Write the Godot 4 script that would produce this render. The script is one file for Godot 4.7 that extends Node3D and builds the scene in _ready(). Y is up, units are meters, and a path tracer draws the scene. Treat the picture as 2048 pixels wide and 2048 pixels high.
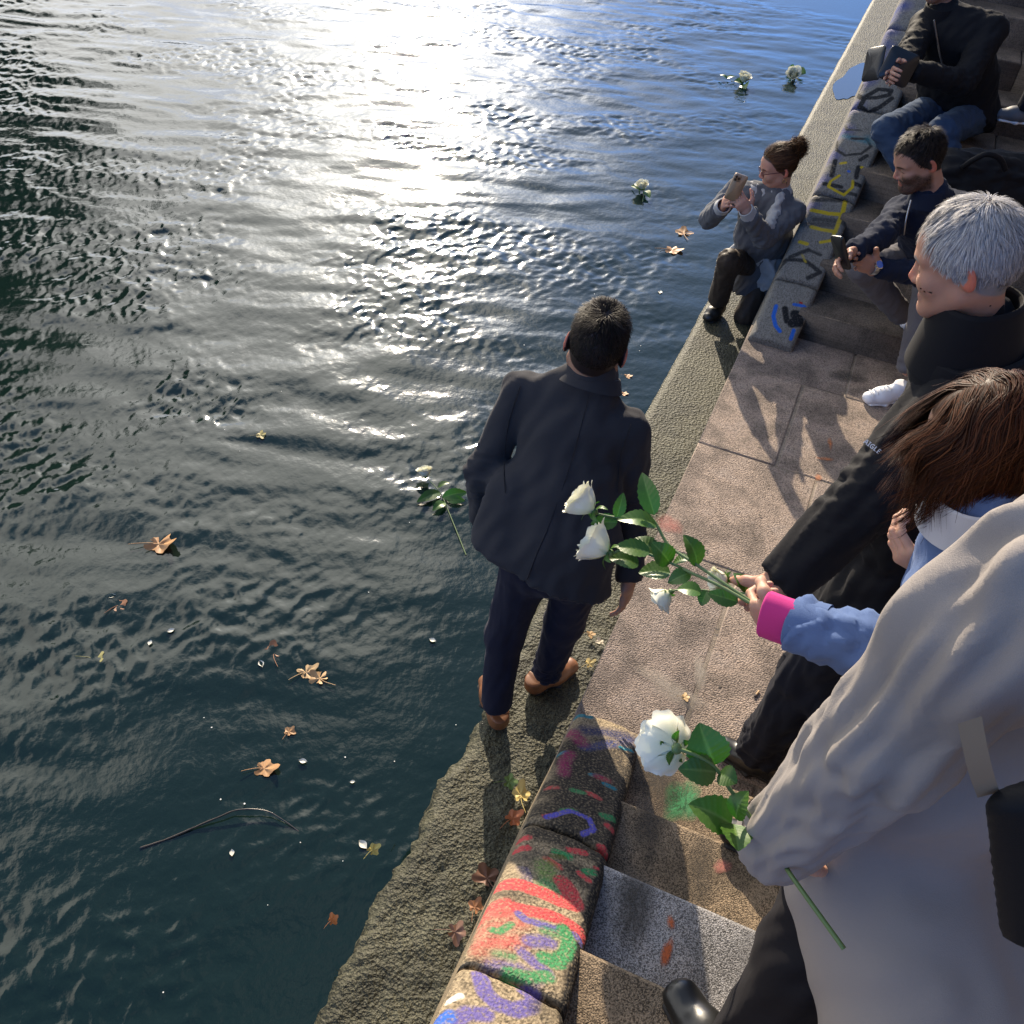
extends Node3D
# Riverside stairs in low sun: people with white roses on a landing by the water. y is up, metres; the camera stands above the origin.

var names := {}
var mats := {}
var jobs: Array[Dictionary] = []
var job_out: Array = []


# ---------------------------------------------------------------- naming and scene helpers
func numbered(called: String) -> String:
	var n: int = names.get(called, 0)
	names[called] = n + 1
	return called if n == 0 else "%s_%03d" % [called, n]


func tag(o: Node3D, label: String, category: String, group := "", kind := "") -> Node3D:
	if label: o.set_meta("label", label)
	if category: o.set_meta("category", category)
	if group: o.set_meta("group", group)
	if kind: o.set_meta("kind", kind)
	return o


func thing(called: String, at: Vector3, label: String, category: String, group := "") -> Node3D:
	var o := Node3D.new()
	o.name = numbered(called)
	o.position = at
	add_child(o)
	return tag(o, label, category, group)


func mesh_node(called: String, m: Mesh, material: Material, parent: Node = self) -> MeshInstance3D:
	var o := MeshInstance3D.new()
	o.name = numbered(called) if parent == self else called
	o.mesh = m
	if material: o.material_override = material
	parent.add_child(o, true)
	return o


func base_of(n: Node) -> Vector3:
	var p := Vector3.ZERO
	while n != self and n != null:
		if n is Node3D: p += (n as Node3D).position
		n = n.get_parent()
	return p


func array_mesh(v: PackedVector3Array, n: PackedVector3Array, idx: PackedInt32Array, c := PackedColorArray(), uv := PackedVector2Array(), uv2 := PackedVector2Array()) -> ArrayMesh:
	var a := []
	a.resize(Mesh.ARRAY_MAX)
	a[Mesh.ARRAY_VERTEX] = v
	a[Mesh.ARRAY_NORMAL] = n
	a[Mesh.ARRAY_INDEX] = idx
	if c.size(): a[Mesh.ARRAY_COLOR] = c
	if uv.size(): a[Mesh.ARRAY_TEX_UV] = uv
	if uv2.size(): a[Mesh.ARRAY_TEX_UV2] = uv2
	var m := ArrayMesh.new()
	m.add_surface_from_arrays(Mesh.PRIMITIVE_TRIANGLES, a)
	return m


func smooth_normals(v: PackedVector3Array, idx: PackedInt32Array) -> PackedVector3Array:
	var n := PackedVector3Array()
	n.resize(v.size())
	for t in range(0, idx.size(), 3):
		var a := idx[t]
		var b := idx[t + 1]
		var c := idx[t + 2]
		var w := (v[c] - v[a]).cross(v[b] - v[a])
		n[a] += w
		n[b] += w
		n[c] += w
	for i in n.size():
		n[i] = n[i].normalized()
	return n


func lin(r: float, g: float, b: float) -> Color:
	return Color(r, g, b).linear_to_srgb()


func noise(freq: float, octaves := 3, sd := 1, type := FastNoiseLite.TYPE_SIMPLEX_SMOOTH) -> FastNoiseLite:
	var f := FastNoiseLite.new()
	f.noise_type = type
	f.frequency = freq
	f.fractal_octaves = octaves
	f.fractal_type = FastNoiseLite.FRACTAL_FBM if octaves > 1 else FastNoiseLite.FRACTAL_NONE
	f.seed = sd
	return f


func ramp(stops: Array) -> Gradient:
	var g := Gradient.new()
	var o := PackedFloat32Array()
	var c := PackedColorArray()
	for s in stops:
		o.append(s[0])
		c.append(s[1])
	g.offsets = o
	g.colors = c
	return g


func noise_tex(f: FastNoiseLite, size: int, g: Gradient = null) -> NoiseTexture2D:
	var t := NoiseTexture2D.new()
	t.width = size
	t.height = size
	t.seamless = true
	t.seamless_blend_skirt = 0.15
	t.noise = f
	if g: t.color_ramp = g
	return t


func normal_tex(f: FastNoiseLite, size: int, strength: float) -> NoiseTexture2D:
	var t := noise_tex(f, size)
	t.as_normal_map = true
	t.bump_strength = strength
	return t


func plain(called: String, c: Color, rough := 0.8, metal := 0.0) -> StandardMaterial3D:
	var m := StandardMaterial3D.new()
	m.resource_name = called
	m.albedo_color = c
	m.roughness = rough
	m.metallic = metal
	return m


func cloth(called: String, c: Color, weave_scale := 6.0, bump := 0.5, sheen := 0.25, rough := 0.9) -> StandardMaterial3D:
	var m := plain(called, c, rough)
	m.metallic_specular = 0.25
	m.uv1_triplanar = true
	m.uv1_scale = Vector3.ONE * weave_scale
	m.normal_enabled = true
	m.normal_texture = mats.weave_normal
	m.normal_scale = bump
	m.albedo_texture = mats.weave_tone
	m.rim_enabled = sheen > 0
	m.rim = sheen
	m.rim_tint = 0.5
	return m


# ---------------------------------------------------------------- bodies: a field of tapered capsules and ellipsoids, meshed as surface nets
class Field:
	var inv: Array[Transform3D] = []
	var h := PackedFloat32Array()
	var ra := PackedFloat32Array()
	var rb := PackedFloat32Array()
	var k := PackedFloat32Array()
	var mode := PackedInt32Array()   # 1 flat start, 2 flat end, 4 cut away, 8 ellipsoid
	var rad := PackedVector3Array()  # one over the radii of an ellipsoid
	var lo := Vector3.ONE * 1e9
	var hi := -Vector3.ONE * 1e9

	func grow(p: Vector3, r: float) -> void:
		lo = lo.min(p - Vector3.ONE * r)
		hi = hi.max(p + Vector3.ONE * r)

	func cone(a: Vector3, b: Vector3, r0: float, r1: float, kk := 0.02, wide := Vector3.ZERO, sx := 1.0, flags := 0) -> Field:
		var y := b - a
		var l := y.length()
		y = y / l if l > 1e-6 else Vector3.UP
		var x := wide - y * wide.dot(y)
		if x.length() < 1e-4:
			x = y.cross(Vector3(0.31, 0.2, 0.93))
		x = x.normalized()
		var z := x.cross(y)
		inv.append(Transform3D(Basis(x * sx, y, z), a).affine_inverse())
		h.append(l)
		ra.append(r0)
		rb.append(r1)
		k.append(kk)
		mode.append(flags)
		rad.append(Vector3.ONE)
		if not (flags & 4):
			grow(a, maxf(r0, r1) * maxf(sx, 1.0) + 0.02)
			grow(b, maxf(r0, r1) * maxf(sx, 1.0) + 0.02)
		return self

	func egg(xf: Transform3D, c: Vector3, r: Vector3, kk := 0.02, flags := 0, turn := Basis()) -> Field:
		var t := xf * Transform3D(turn, c)
		inv.append((t * Transform3D(Basis.from_scale(r), Vector3.ZERO)).affine_inverse())
		h.append(0)
		ra.append(1)
		rb.append(1)
		k.append(kk)
		mode.append(8 | flags)
		var s := xf.basis.x.length()
		rad.append(Vector3(1.0 / (r.x * s), 1.0 / (r.y * s), 1.0 / (r.z * s)))
		if not (flags & 4):
			grow(t.origin, maxf(r.x, maxf(r.y, r.z)) * s + 0.02)
		return self

	func one(i: int, pos: Vector3) -> float:
		var p: Vector3 = inv[i] * pos
		var m := mode[i]
		if m & 8:
			var k0 := p.length()
			return k0 * (k0 - 1.0) / maxf((p * rad[i]).length(), 1e-5)
		var hh := h[i]
		var t := clampf(p.y / hh, 0.0, 1.0) if hh > 1e-6 else 0.0
		if m & 3:
			if (m & 2) and p.y > hh:
				return maxf(sqrt(p.x * p.x + p.z * p.z) - rb[i], p.y - hh)
			if (m & 1) and p.y < 0.0:
				return maxf(sqrt(p.x * p.x + p.z * p.z) - ra[i], -p.y)
		p.y -= t * hh
		return p.length() - (ra[i] + (rb[i] - ra[i]) * t)

	func at(pos: Vector3, list: PackedInt32Array) -> float:
		var d := 1e3
		for i in list:
			var p: Vector3 = inv[i] * pos
			var m := mode[i]
			var e := 0.0
			if m & 8:
				var k0 := p.length()
				e = k0 * (k0 - 1.0) / maxf((p * rad[i]).length(), 1e-5)
			else:
				var hh := h[i]
				if (m & 2) and p.y > hh:
					e = maxf(sqrt(p.x * p.x + p.z * p.z) - rb[i], p.y - hh)
				else:
					var t := clampf(p.y / hh, 0.0, 1.0) if hh > 1e-6 else 0.0
					p.y -= t * hh
					e = p.length() - (ra[i] + (rb[i] - ra[i]) * t)
			var kk := k[i]
			if m & 4:
				var g := maxf(kk - absf(d + e), 0.0) / kk
				d = maxf(d, -e) + g * g * kk * 0.25
			else:
				var g := maxf(kk - absf(d - e), 0.0) / kk
				d = minf(d, e) - g * g * kk * 0.25
		return d

	func mesh(cell: float) -> Dictionary:
		const B := 7
		const N := 8
		var cells := {}
		var verts := PackedVector3Array()
		var edges := PackedInt64Array()
		var origin := (lo / cell).floor() * cell
		var nb := ((hi - origin) / (cell * B)).ceil()
		var half := cell * B * 0.8661 + cell
		var all := PackedInt32Array(range(inv.size()))
		var vals := PackedFloat32Array()
		vals.resize(N * N * N)
		for bz in int(nb.z):
			for by in int(nb.y):
				for bx in int(nb.x):
					var o := origin + Vector3(bx, by, bz) * (cell * B)
					var mid := o + Vector3.ONE * (cell * B * 0.5)
					var list := PackedInt32Array()
					var near := 1e3
					for i in all:
						var e := one(i, mid)
						if e < half + k[i]:
							list.append(i)
						if not (mode[i] & 4):
							near = minf(near, e * (0.8 if mode[i] & 8 else 1.0) - k[i] * 0.5)
					if near > half or list.is_empty():
						continue
					if absf(at(mid, list)) > half * 1.6 + 0.006:
						continue
					var q := 0
					for z in N:
						for y in N:
							for x in N:
								vals[q] = at(o + Vector3(x, y, z) * cell, list)
								q += 1
					for z in N:
						for y in N:
							for x in N:
								var c0 := x + N * (y + N * z)
								var s0 := vals[c0] < 0.0
								var gx := bx * B + x + 1
								var gy := by * B + y + 1
								var gz := bz * B + z + 1
								if x < B and y < B and z < B:
									var inside := int(s0) + int(vals[c0 + 1] < 0.0) + int(vals[c0 + N] < 0.0) + int(vals[c0 + N + 1] < 0.0) + int(vals[c0 + N * N] < 0.0) + int(vals[c0 + N * N + 1] < 0.0) + int(vals[c0 + N * N + N] < 0.0) + int(vals[c0 + N * N + N + 1] < 0.0)
									if inside > 0 and inside < 8:
										var sum := Vector3.ZERO
										var cnt := 0
										for e in 12:
											var ax := e >> 2
											var u := e & 1
											var w := (e >> 1) & 1
											var p0 := Vector3(0, u, w) if ax == 0 else (Vector3(u, 0, w) if ax == 1 else Vector3(u, w, 0))
											var i0 := c0 + int(p0.x) + N * int(p0.y) + N * N * int(p0.z)
											var i1 := i0 + (1 if ax == 0 else (N if ax == 1 else N * N))
											var f0 := vals[i0]
											var f1 := vals[i1]
											if (f0 < 0.0) != (f1 < 0.0):
												p0[ax] += f0 / (f0 - f1)
												sum += p0
												cnt += 1
										cells[gx + 2048 * (gy + 2048 * gz)] = verts.size()
										verts.append(o + (Vector3(x, y, z) + sum / cnt) * cell)
								if x < B and y < B and z < B:
									for ax in 3:
										var s1 := vals[c0 + (1 if ax == 0 else (N if ax == 1 else N * N))] < 0.0
										if s1 != s0:
											edges.append(((gx + 2048 * (gy + 2048 * gz)) * 4 + ax) * 2 + int(s0))
		var idx := PackedInt32Array()
		var step := [1, 2048, 2048 * 2048]
		for e in edges:
			var out := (e & 1) == 1
			var ax: int = (e >> 1) & 3
			var key: int = e >> 3
			var du: int = step[(ax + 1) % 3]
			var dv: int = step[(ax + 2) % 3]
			var a: int = cells.get(key - du - dv, -1)
			var b: int = cells.get(key - dv, -1)
			var c: int = cells.get(key, -1)
			var d: int = cells.get(key - du, -1)
			if a < 0 or b < 0 or c < 0 or d < 0:
				continue
			if out:
				idx.append_array([a, c, b, a, d, c])
			else:
				idx.append_array([a, b, c, a, c, d])
		return {"v": verts, "i": idx}


# A job: fields (several grids joined into one mesh), folds (displacement layers), tint (colour of a point)
func add_job(called: String, parent: Node, material: Material, fields: Array, folds := [], tint = null) -> void:
	jobs.append({"name": called, "parent": parent, "material": material, "fields": fields, "folds": folds, "tint": tint, "base": base_of(parent)})


func run_job(i: int) -> void:
	var j := jobs[i]
	var v := PackedVector3Array()
	var idx := PackedInt32Array()
	for f in j.fields:
		var r: Dictionary = (f[0] as Field).mesh(f[1])
		var at := v.size()
		v.append_array(r.v)
		var ri: PackedInt32Array = r.i
		for q in ri.size():
			ri[q] += at
		idx.append_array(ri)
	var n := smooth_normals(v, idx)
	if j.folds.size():
		for p in v.size():
			var pos := v[p]
			var push := 0.0
			for l in j.folds:
				var wgt := 1.0
				if l.has("r"):
					wgt = clampf(1.0 - pos.distance_to(l.c) / l.r, 0.0, 1.0)
					if wgt <= 0.0: continue
					wgt = minf(wgt * 2.0, 1.0)
				var s: float = (l.n as FastNoiseLite).get_noise_3dv((l.b as Basis) * pos)
				if l.get("ridge", false):
					s = 0.35 - absf(s) * 2.0
				push += s * l.amp * wgt
			v[p] = pos + n[p] * push
		n = smooth_normals(v, idx)
	var c := PackedColorArray()
	if j.tint != null:
		c.resize(v.size())
		for p in v.size():
			c[p] = j.tint.call(v[p])
	var b: Vector3 = j.base
	for p in v.size():
		v[p] -= b
	job_out[i] = [v, n, idx, c]


func run_jobs() -> void:
	job_out.resize(jobs.size())
	var g := WorkerThreadPool.add_group_task(run_job, jobs.size(), 4, true)
	WorkerThreadPool.wait_for_group_task_completion(g)
	for i in jobs.size():
		var r: Array = job_out[i]
		if r[0].size() == 0:
			continue
		var o := mesh_node(jobs[i].name, array_mesh(r[0], r[1], r[2], r[3]), jobs[i].material, jobs[i].parent)
		if jobs[i].has("label"): o.set_meta("label", jobs[i].label)


# fold layer: noise stretched along `along` (long folds run that way)
func fold(n: FastNoiseLite, along: Vector3, long: float, across: float, amp: float, c := Vector3.ZERO, r := 0.0, ridge := false) -> Dictionary:
	var y := along.normalized()
	var x := y.cross(Vector3(0.3, 0.1, 0.9)).normalized()
	var z := x.cross(y)
	var b := Basis(x / across, y / long, z / across).transposed()
	var d := {"n": n, "b": b, "amp": amp, "ridge": ridge}
	if r > 0.0:
		d.c = c
		d.r = r
	return d


# ---------------------------------------------------------------- sheets, tubes, lathes
func grid_mesh(nu: int, nv: int, f: Callable, with_uv := false, tint = null) -> ArrayMesh:
	var v := PackedVector3Array()
	var uv := PackedVector2Array()
	var c := PackedColorArray()
	var idx := PackedInt32Array()
	for j in nv + 1:
		for i in nu + 1:
			var a := float(i) / nu
			var b := float(j) / nv
			v.append(f.call(a, b))
			if with_uv: uv.append(Vector2(a, b))
			if tint != null: c.append(tint.call(a, b))
	for j in nv:
		for i in nu:
			var q := j * (nu + 1) + i
			idx.append_array([q, q + 1, q + nu + 2, q, q + nu + 2, q + nu + 1])
	return array_mesh(v, smooth_normals(v, idx), idx, c, uv)


func tube_arrays(path: PackedVector3Array, radii: PackedFloat32Array, sides := 8) -> Array:
	var v := PackedVector3Array()
	var idx := PackedInt32Array()
	var x := Vector3.ZERO
	for p in path.size():
		var t := (path[mini(p + 1, path.size() - 1)] - path[maxi(p - 1, 0)]).normalized()
		if p == 0:
			x = t.cross(Vector3(0.2, 0.9, 0.37)).normalized()
		x = (x - t * x.dot(t)).normalized()
		var y := t.cross(x)
		for s in sides:
			var a := TAU * s / sides
			v.append(path[p] + (x * cos(a) + y * sin(a)) * radii[p])
	for p in path.size() - 1:
		for s in sides:
			var a := p * sides + s
			var b := p * sides + (s + 1) % sides
			idx.append_array([a, b + sides, b, a, a + sides, b + sides])
	for e in [0, path.size() - 1]:
		var ci := v.size()
		v.append(path[e])
		for s in sides:
			var a: int = e * sides + s
			var b: int = e * sides + (s + 1) % sides
			if e == 0: idx.append_array([ci, a, b])
			else: idx.append_array([ci, b, a])
	return [v, idx]


func tube(path: PackedVector3Array, radii: PackedFloat32Array, sides := 8) -> ArrayMesh:
	var a := tube_arrays(path, radii, sides)
	return array_mesh(a[0], smooth_normals(a[0], a[1]), a[1])


func smooth_path(pts: PackedVector3Array, per := 5) -> PackedVector3Array:
	var c := Curve3D.new()
	for i in pts.size():
		var t := (pts[mini(i + 1, pts.size() - 1)] - pts[maxi(i - 1, 0)]) * 0.17
		c.add_point(pts[i], -t, t)
	var out := PackedVector3Array()
	for i in pts.size() - 1:
		for s in per:
			out.append(c.sample(i, float(s) / per))
	out.append(pts[pts.size() - 1])
	return out


func even(n: int, r: float, r2 := -1.0) -> PackedFloat32Array:
	var o := PackedFloat32Array()
	for i in n:
		o.append(lerpf(r, r2 if r2 >= 0.0 else r, float(i) / maxi(n - 1, 1)))
	return o


# a block with chamfered edges: size, chamfer, optional uneven top
func block_mesh(size: Vector3, ch: float, f: FastNoiseLite = null, amp := 0.0, off := Vector3.ZERO) -> ArrayMesh:
	var st := SurfaceTool.new()
	st.begin(Mesh.PRIMITIVE_TRIANGLES)
	var hx := size.x / 2
	var hz := size.z / 2
	var ring := func(y: float, inset: float) -> Array:
		return [Vector3(-hx + inset, y, -hz + inset), Vector3(hx - inset, y, -hz + inset), Vector3(hx - inset, y, hz - inset), Vector3(-hx + inset, y, hz - inset)]
	var rings := [ring.call(-size.y, 0.0), ring.call(-ch, 0.0), ring.call(-ch * 0.3, ch * 0.3), ring.call(0.0, ch)]
	for r in 3:
		for s in 4:
			var a: Vector3 = rings[r][s]
			var b: Vector3 = rings[r][(s + 1) % 4]
			var c: Vector3 = rings[r + 1][(s + 1) % 4]
			var d: Vector3 = rings[r + 1][s]
			for p in [a, b, c, a, c, d]:
				st.add_vertex(p)
	var n := 10 if f else 1
	var top := func(i: int, j: int) -> Vector3:
		var p := Vector3(lerpf(-hx + ch, hx - ch, float(i) / n), 0, lerpf(-hz + ch, hz - ch, float(j) / n))
		if f and i > 0 and j > 0 and i < n and j < n: p.y += f.get_noise_3dv(p + off) * amp
		return p
	for j in n:
		for i in n:
			var a: Vector3 = top.call(i, j)
			var b: Vector3 = top.call(i + 1, j)
			var c: Vector3 = top.call(i + 1, j + 1)
			var d: Vector3 = top.call(i, j + 1)
			for p in [a, b, c, a, c, d]:
				st.add_vertex(p)
	st.generate_normals()
	return st.commit()


func _ready() -> void:
	# --- camera
	var cam := Camera3D.new()
	cam.name = "camera"
	cam.transform = Transform3D(Basis(Vector3(0.918014, 0.083233, -0.387715), Vector3(-0.320046, 0.732801, -0.600477), Vector3(0.234138, 0.675333, 0.699360)), Vector3(0, 2.75, 0))
	cam.fov = 56.9
	cam.near = 0.05
	cam.far = 900.0
	add_child(cam)
	# --- sky and exposure
	var env := Environment.new()
	env.background_mode = Environment.BG_SKY
	env.sky = make_sky()
	env.background_energy_multiplier = 1.0
	env.tonemap_mode = Environment.TONE_MAPPER_LINEAR
	env.tonemap_exposure = 1.75
	env.sdfgi_enabled = true
	env.ssao_enabled = true
	env.ssil_enabled = true
	var we := WorldEnvironment.new()
	we.name = "environment"
	we.environment = env
	add_child(we)
	# --- low sun over the river
	var sun := DirectionalLight3D.new()
	sun.name = "sun"
	sun.light_color = Color(1.0, 0.93, 0.82)
	sun.light_energy = 1.6
	sun.light_angular_distance = 0.5
	sun.shadow_enabled = true
	var el := deg_to_rad(SUN_EL)
	var az := deg_to_rad(SUN_AZ)
	var to_sun := Vector3(sin(az) * cos(el), sin(el), -cos(az) * cos(el))
	sun.basis = Basis.looking_at(-to_sun, Vector3.UP)
	add_child(sun)
	# --- materials, then the place, the people, and the small things
	make_materials()
	build_water()
	build_ledge()
	build_landing()
	build_stairs()
	build_copings()
	build_people()
	run_jobs()
	build_hair()
	build_roses()
	build_drift()
	build_far_bank()


const SUN_AZ := -26.5
const SUN_EL := 22.0


func make_sky() -> Sky:
	var w := 512
	var h := 256
	var im := Image.create(w, h, false, Image.FORMAT_RGBF)
	var n := noise(1.6, 5, 5)
	var az := deg_to_rad(SUN_AZ)
	var el := deg_to_rad(SUN_EL)
	var sd := Vector3(sin(az) * cos(el), sin(el), -cos(az) * cos(el))
	for y in h:
		var up := (0.5 - (y + 0.5) / h) * PI
		for x in w:
			var a := (x + 0.5) / w * TAU   # the picture begins at -z and turns towards +x
			var d := Vector3(sin(a) * cos(up), sin(up), -cos(a) * cos(up))
			var c := Color(0.34, 0.42, 0.44)
			if up > 0.0:
				var t := pow(1.0 - d.y, 2.2)
				c = Color(0.05, 0.12, 0.27).lerp(Color(0.14, 0.47, 1.30), t)
				var ang := acos(clampf(d.dot(sd), -1, 1))
				# bright thin cloud round the sun and over the left half of the sky, broken elsewhere, clear blue to the right
				var p := Vector3(d.x, d.y * 2.2, d.z) / (0.35 + d.y)
				var f := n.get_noise_3dv(p * 0.8) * 0.5 + 0.5
				var off := wrapf(a - az, -PI, PI)
				var left := smoothstep(0.30, -0.10, off) * smoothstep(-2.6, -1.6, off)
				left *= lerpf(0.52, 1.0, smoothstep(1.1, 0.7, up))
				var cover := clampf((f - 0.86 + left * 0.82) * 2.6, 0.0, 0.95)
				var bright := 0.85 + 0.95 * exp(-ang * 1.3)
				c = c.lerp(Color(1.0, 0.985, 0.95) * bright, cover)
				c += Color(1.0, 0.96, 0.88) * (3.5 * exp(-pow(ang / 0.12, 2.0)) + 0.9 * exp(-ang / 0.25))
			im.set_pixel(x, y, c)
	var m := PanoramaSkyMaterial.new()
	m.panorama = ImageTexture.create_from_image(im)
	var s := Sky.new()
	s.sky_material = m
	return s


# stone: a mid tone, a speckle texture and grain relief, all in world space
func stone(called: String, base: Color, speckle: Texture2D, scale := 1.0, relief := 0.25, rough := 0.85) -> StandardMaterial3D:
	var m := plain(called, base, rough)
	m.metallic_specular = 0.35
	m.albedo_texture = speckle
	m.uv1_triplanar = true
	m.uv1_world_triplanar = true
	m.uv1_scale = Vector3.ONE * scale
	m.heightmap_enabled = true
	m.heightmap_texture = mats.grain_height
	m.heightmap_scale = relief
	m.detail_enabled = true
	m.detail_albedo = mats.stain_tone
	m.detail_blend_mode = BaseMaterial3D.BLEND_MODE_MUL
	m.detail_uv_layer = BaseMaterial3D.DETAIL_UV_2
	m.uv2_triplanar = true
	m.uv2_world_triplanar = true
	m.uv2_scale = Vector3.ONE * 0.7
	return m


func grey(v: float) -> Color:
	return Color(v, v, v)


func make_materials() -> void:
	mats.weave_normal = normal_tex(noise(0.35, 2, 3, FastNoiseLite.TYPE_VALUE), 512, 3.0)
	mats.weave_tone = noise_tex(noise(0.3, 3, 4), 512, ramp([[0.0, grey(0.78)], [1.0, grey(1.0)]]))
	# granite: crystals a few millimetres across
	mats.speckle = noise_tex(noise(0.22, 2, 11, FastNoiseLite.TYPE_VALUE), 1024, ramp([[0.0, grey(0.55)], [0.32, grey(0.74)], [0.5, grey(0.9)], [0.68, grey(0.97)], [1.0, Color(1, 1, 1)]]))
	mats.speckle_strong = noise_tex(noise(0.24, 2, 13, FastNoiseLite.TYPE_VALUE), 1024, ramp([[0.0, grey(0.4)], [0.36, grey(0.56)], [0.48, grey(0.82)], [0.62, grey(0.93)], [1.0, Color(1, 1, 1)]]))
	mats.grain_height = noise_tex(noise(0.11, 3, 17), 1024)
	mats.pebble_height = noise_tex(noise(0.05, 4, 19, FastNoiseLite.TYPE_CELLULAR), 1024)
	mats.stain_tone = noise_tex(noise(0.012, 5, 23), 512, ramp([[0.0, Color(0.72, 0.71, 0.70)], [0.35, Color(0.86, 0.85, 0.84)], [0.6, Color(1, 0.98, 0.96)], [1.0, Color(1, 1, 1)]]))
	mats.landing = stone("pink_granite", lin(0.40, 0.325, 0.275), mats.speckle, 1.0, 0.5)
	mats.landing_b = stone("grey_pink_granite", lin(0.345, 0.285, 0.25), mats.speckle, 1.1, 0.5)
	mats.mortar = stone("mortar", lin(0.38, 0.32, 0.26), mats.speckle, 1.7, 0.35)
	mats.joint_dark = plain("joint_grime", lin(0.06, 0.055, 0.05), 0.95)
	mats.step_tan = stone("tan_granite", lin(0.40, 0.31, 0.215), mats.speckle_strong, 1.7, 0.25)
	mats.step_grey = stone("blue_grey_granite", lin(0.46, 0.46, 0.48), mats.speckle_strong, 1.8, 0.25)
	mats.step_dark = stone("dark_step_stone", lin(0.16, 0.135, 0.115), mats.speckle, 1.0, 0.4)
	mats.ledge = stone("wet_rough_concrete", lin(0.115, 0.115, 0.075), mats.speckle_strong, 1.3, 1.0, 0.62)
	mats.ledge.heightmap_texture = mats.pebble_height
	mats.skin = plain("skin", Color.WHITE, 0.55)
	mats.skin.vertex_color_use_as_albedo = true
	mats.skin.subsurf_scatter_enabled = true
	mats.skin.subsurf_scatter_strength = 0.15
	mats.skin.metallic_specular = 0.4
	mats.skin.uv1_triplanar = true
	mats.skin.uv1_scale = Vector3.ONE * 9.0
	mats.skin.normal_enabled = true
	mats.skin.normal_texture = mats.weave_normal
	mats.skin.normal_scale = 0.3
	mats.petal = plain("white_petal", lin(0.82, 0.8, 0.7), 0.55)
	mats.petal.backlight_enabled = true
	mats.petal.backlight = Color(0.5, 0.5, 0.42)
	mats.petal.vertex_color_use_as_albedo = true
	mats.leaf = plain("rose_leaf", Color.WHITE, 0.38)
	mats.leaf.vertex_color_use_as_albedo = true
	mats.leaf.backlight_enabled = true
	mats.leaf.backlight = Color(0.5, 0.75, 0.08)
	mats.stem = plain("rose_stem", lin(0.10, 0.16, 0.05), 0.5)


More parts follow.
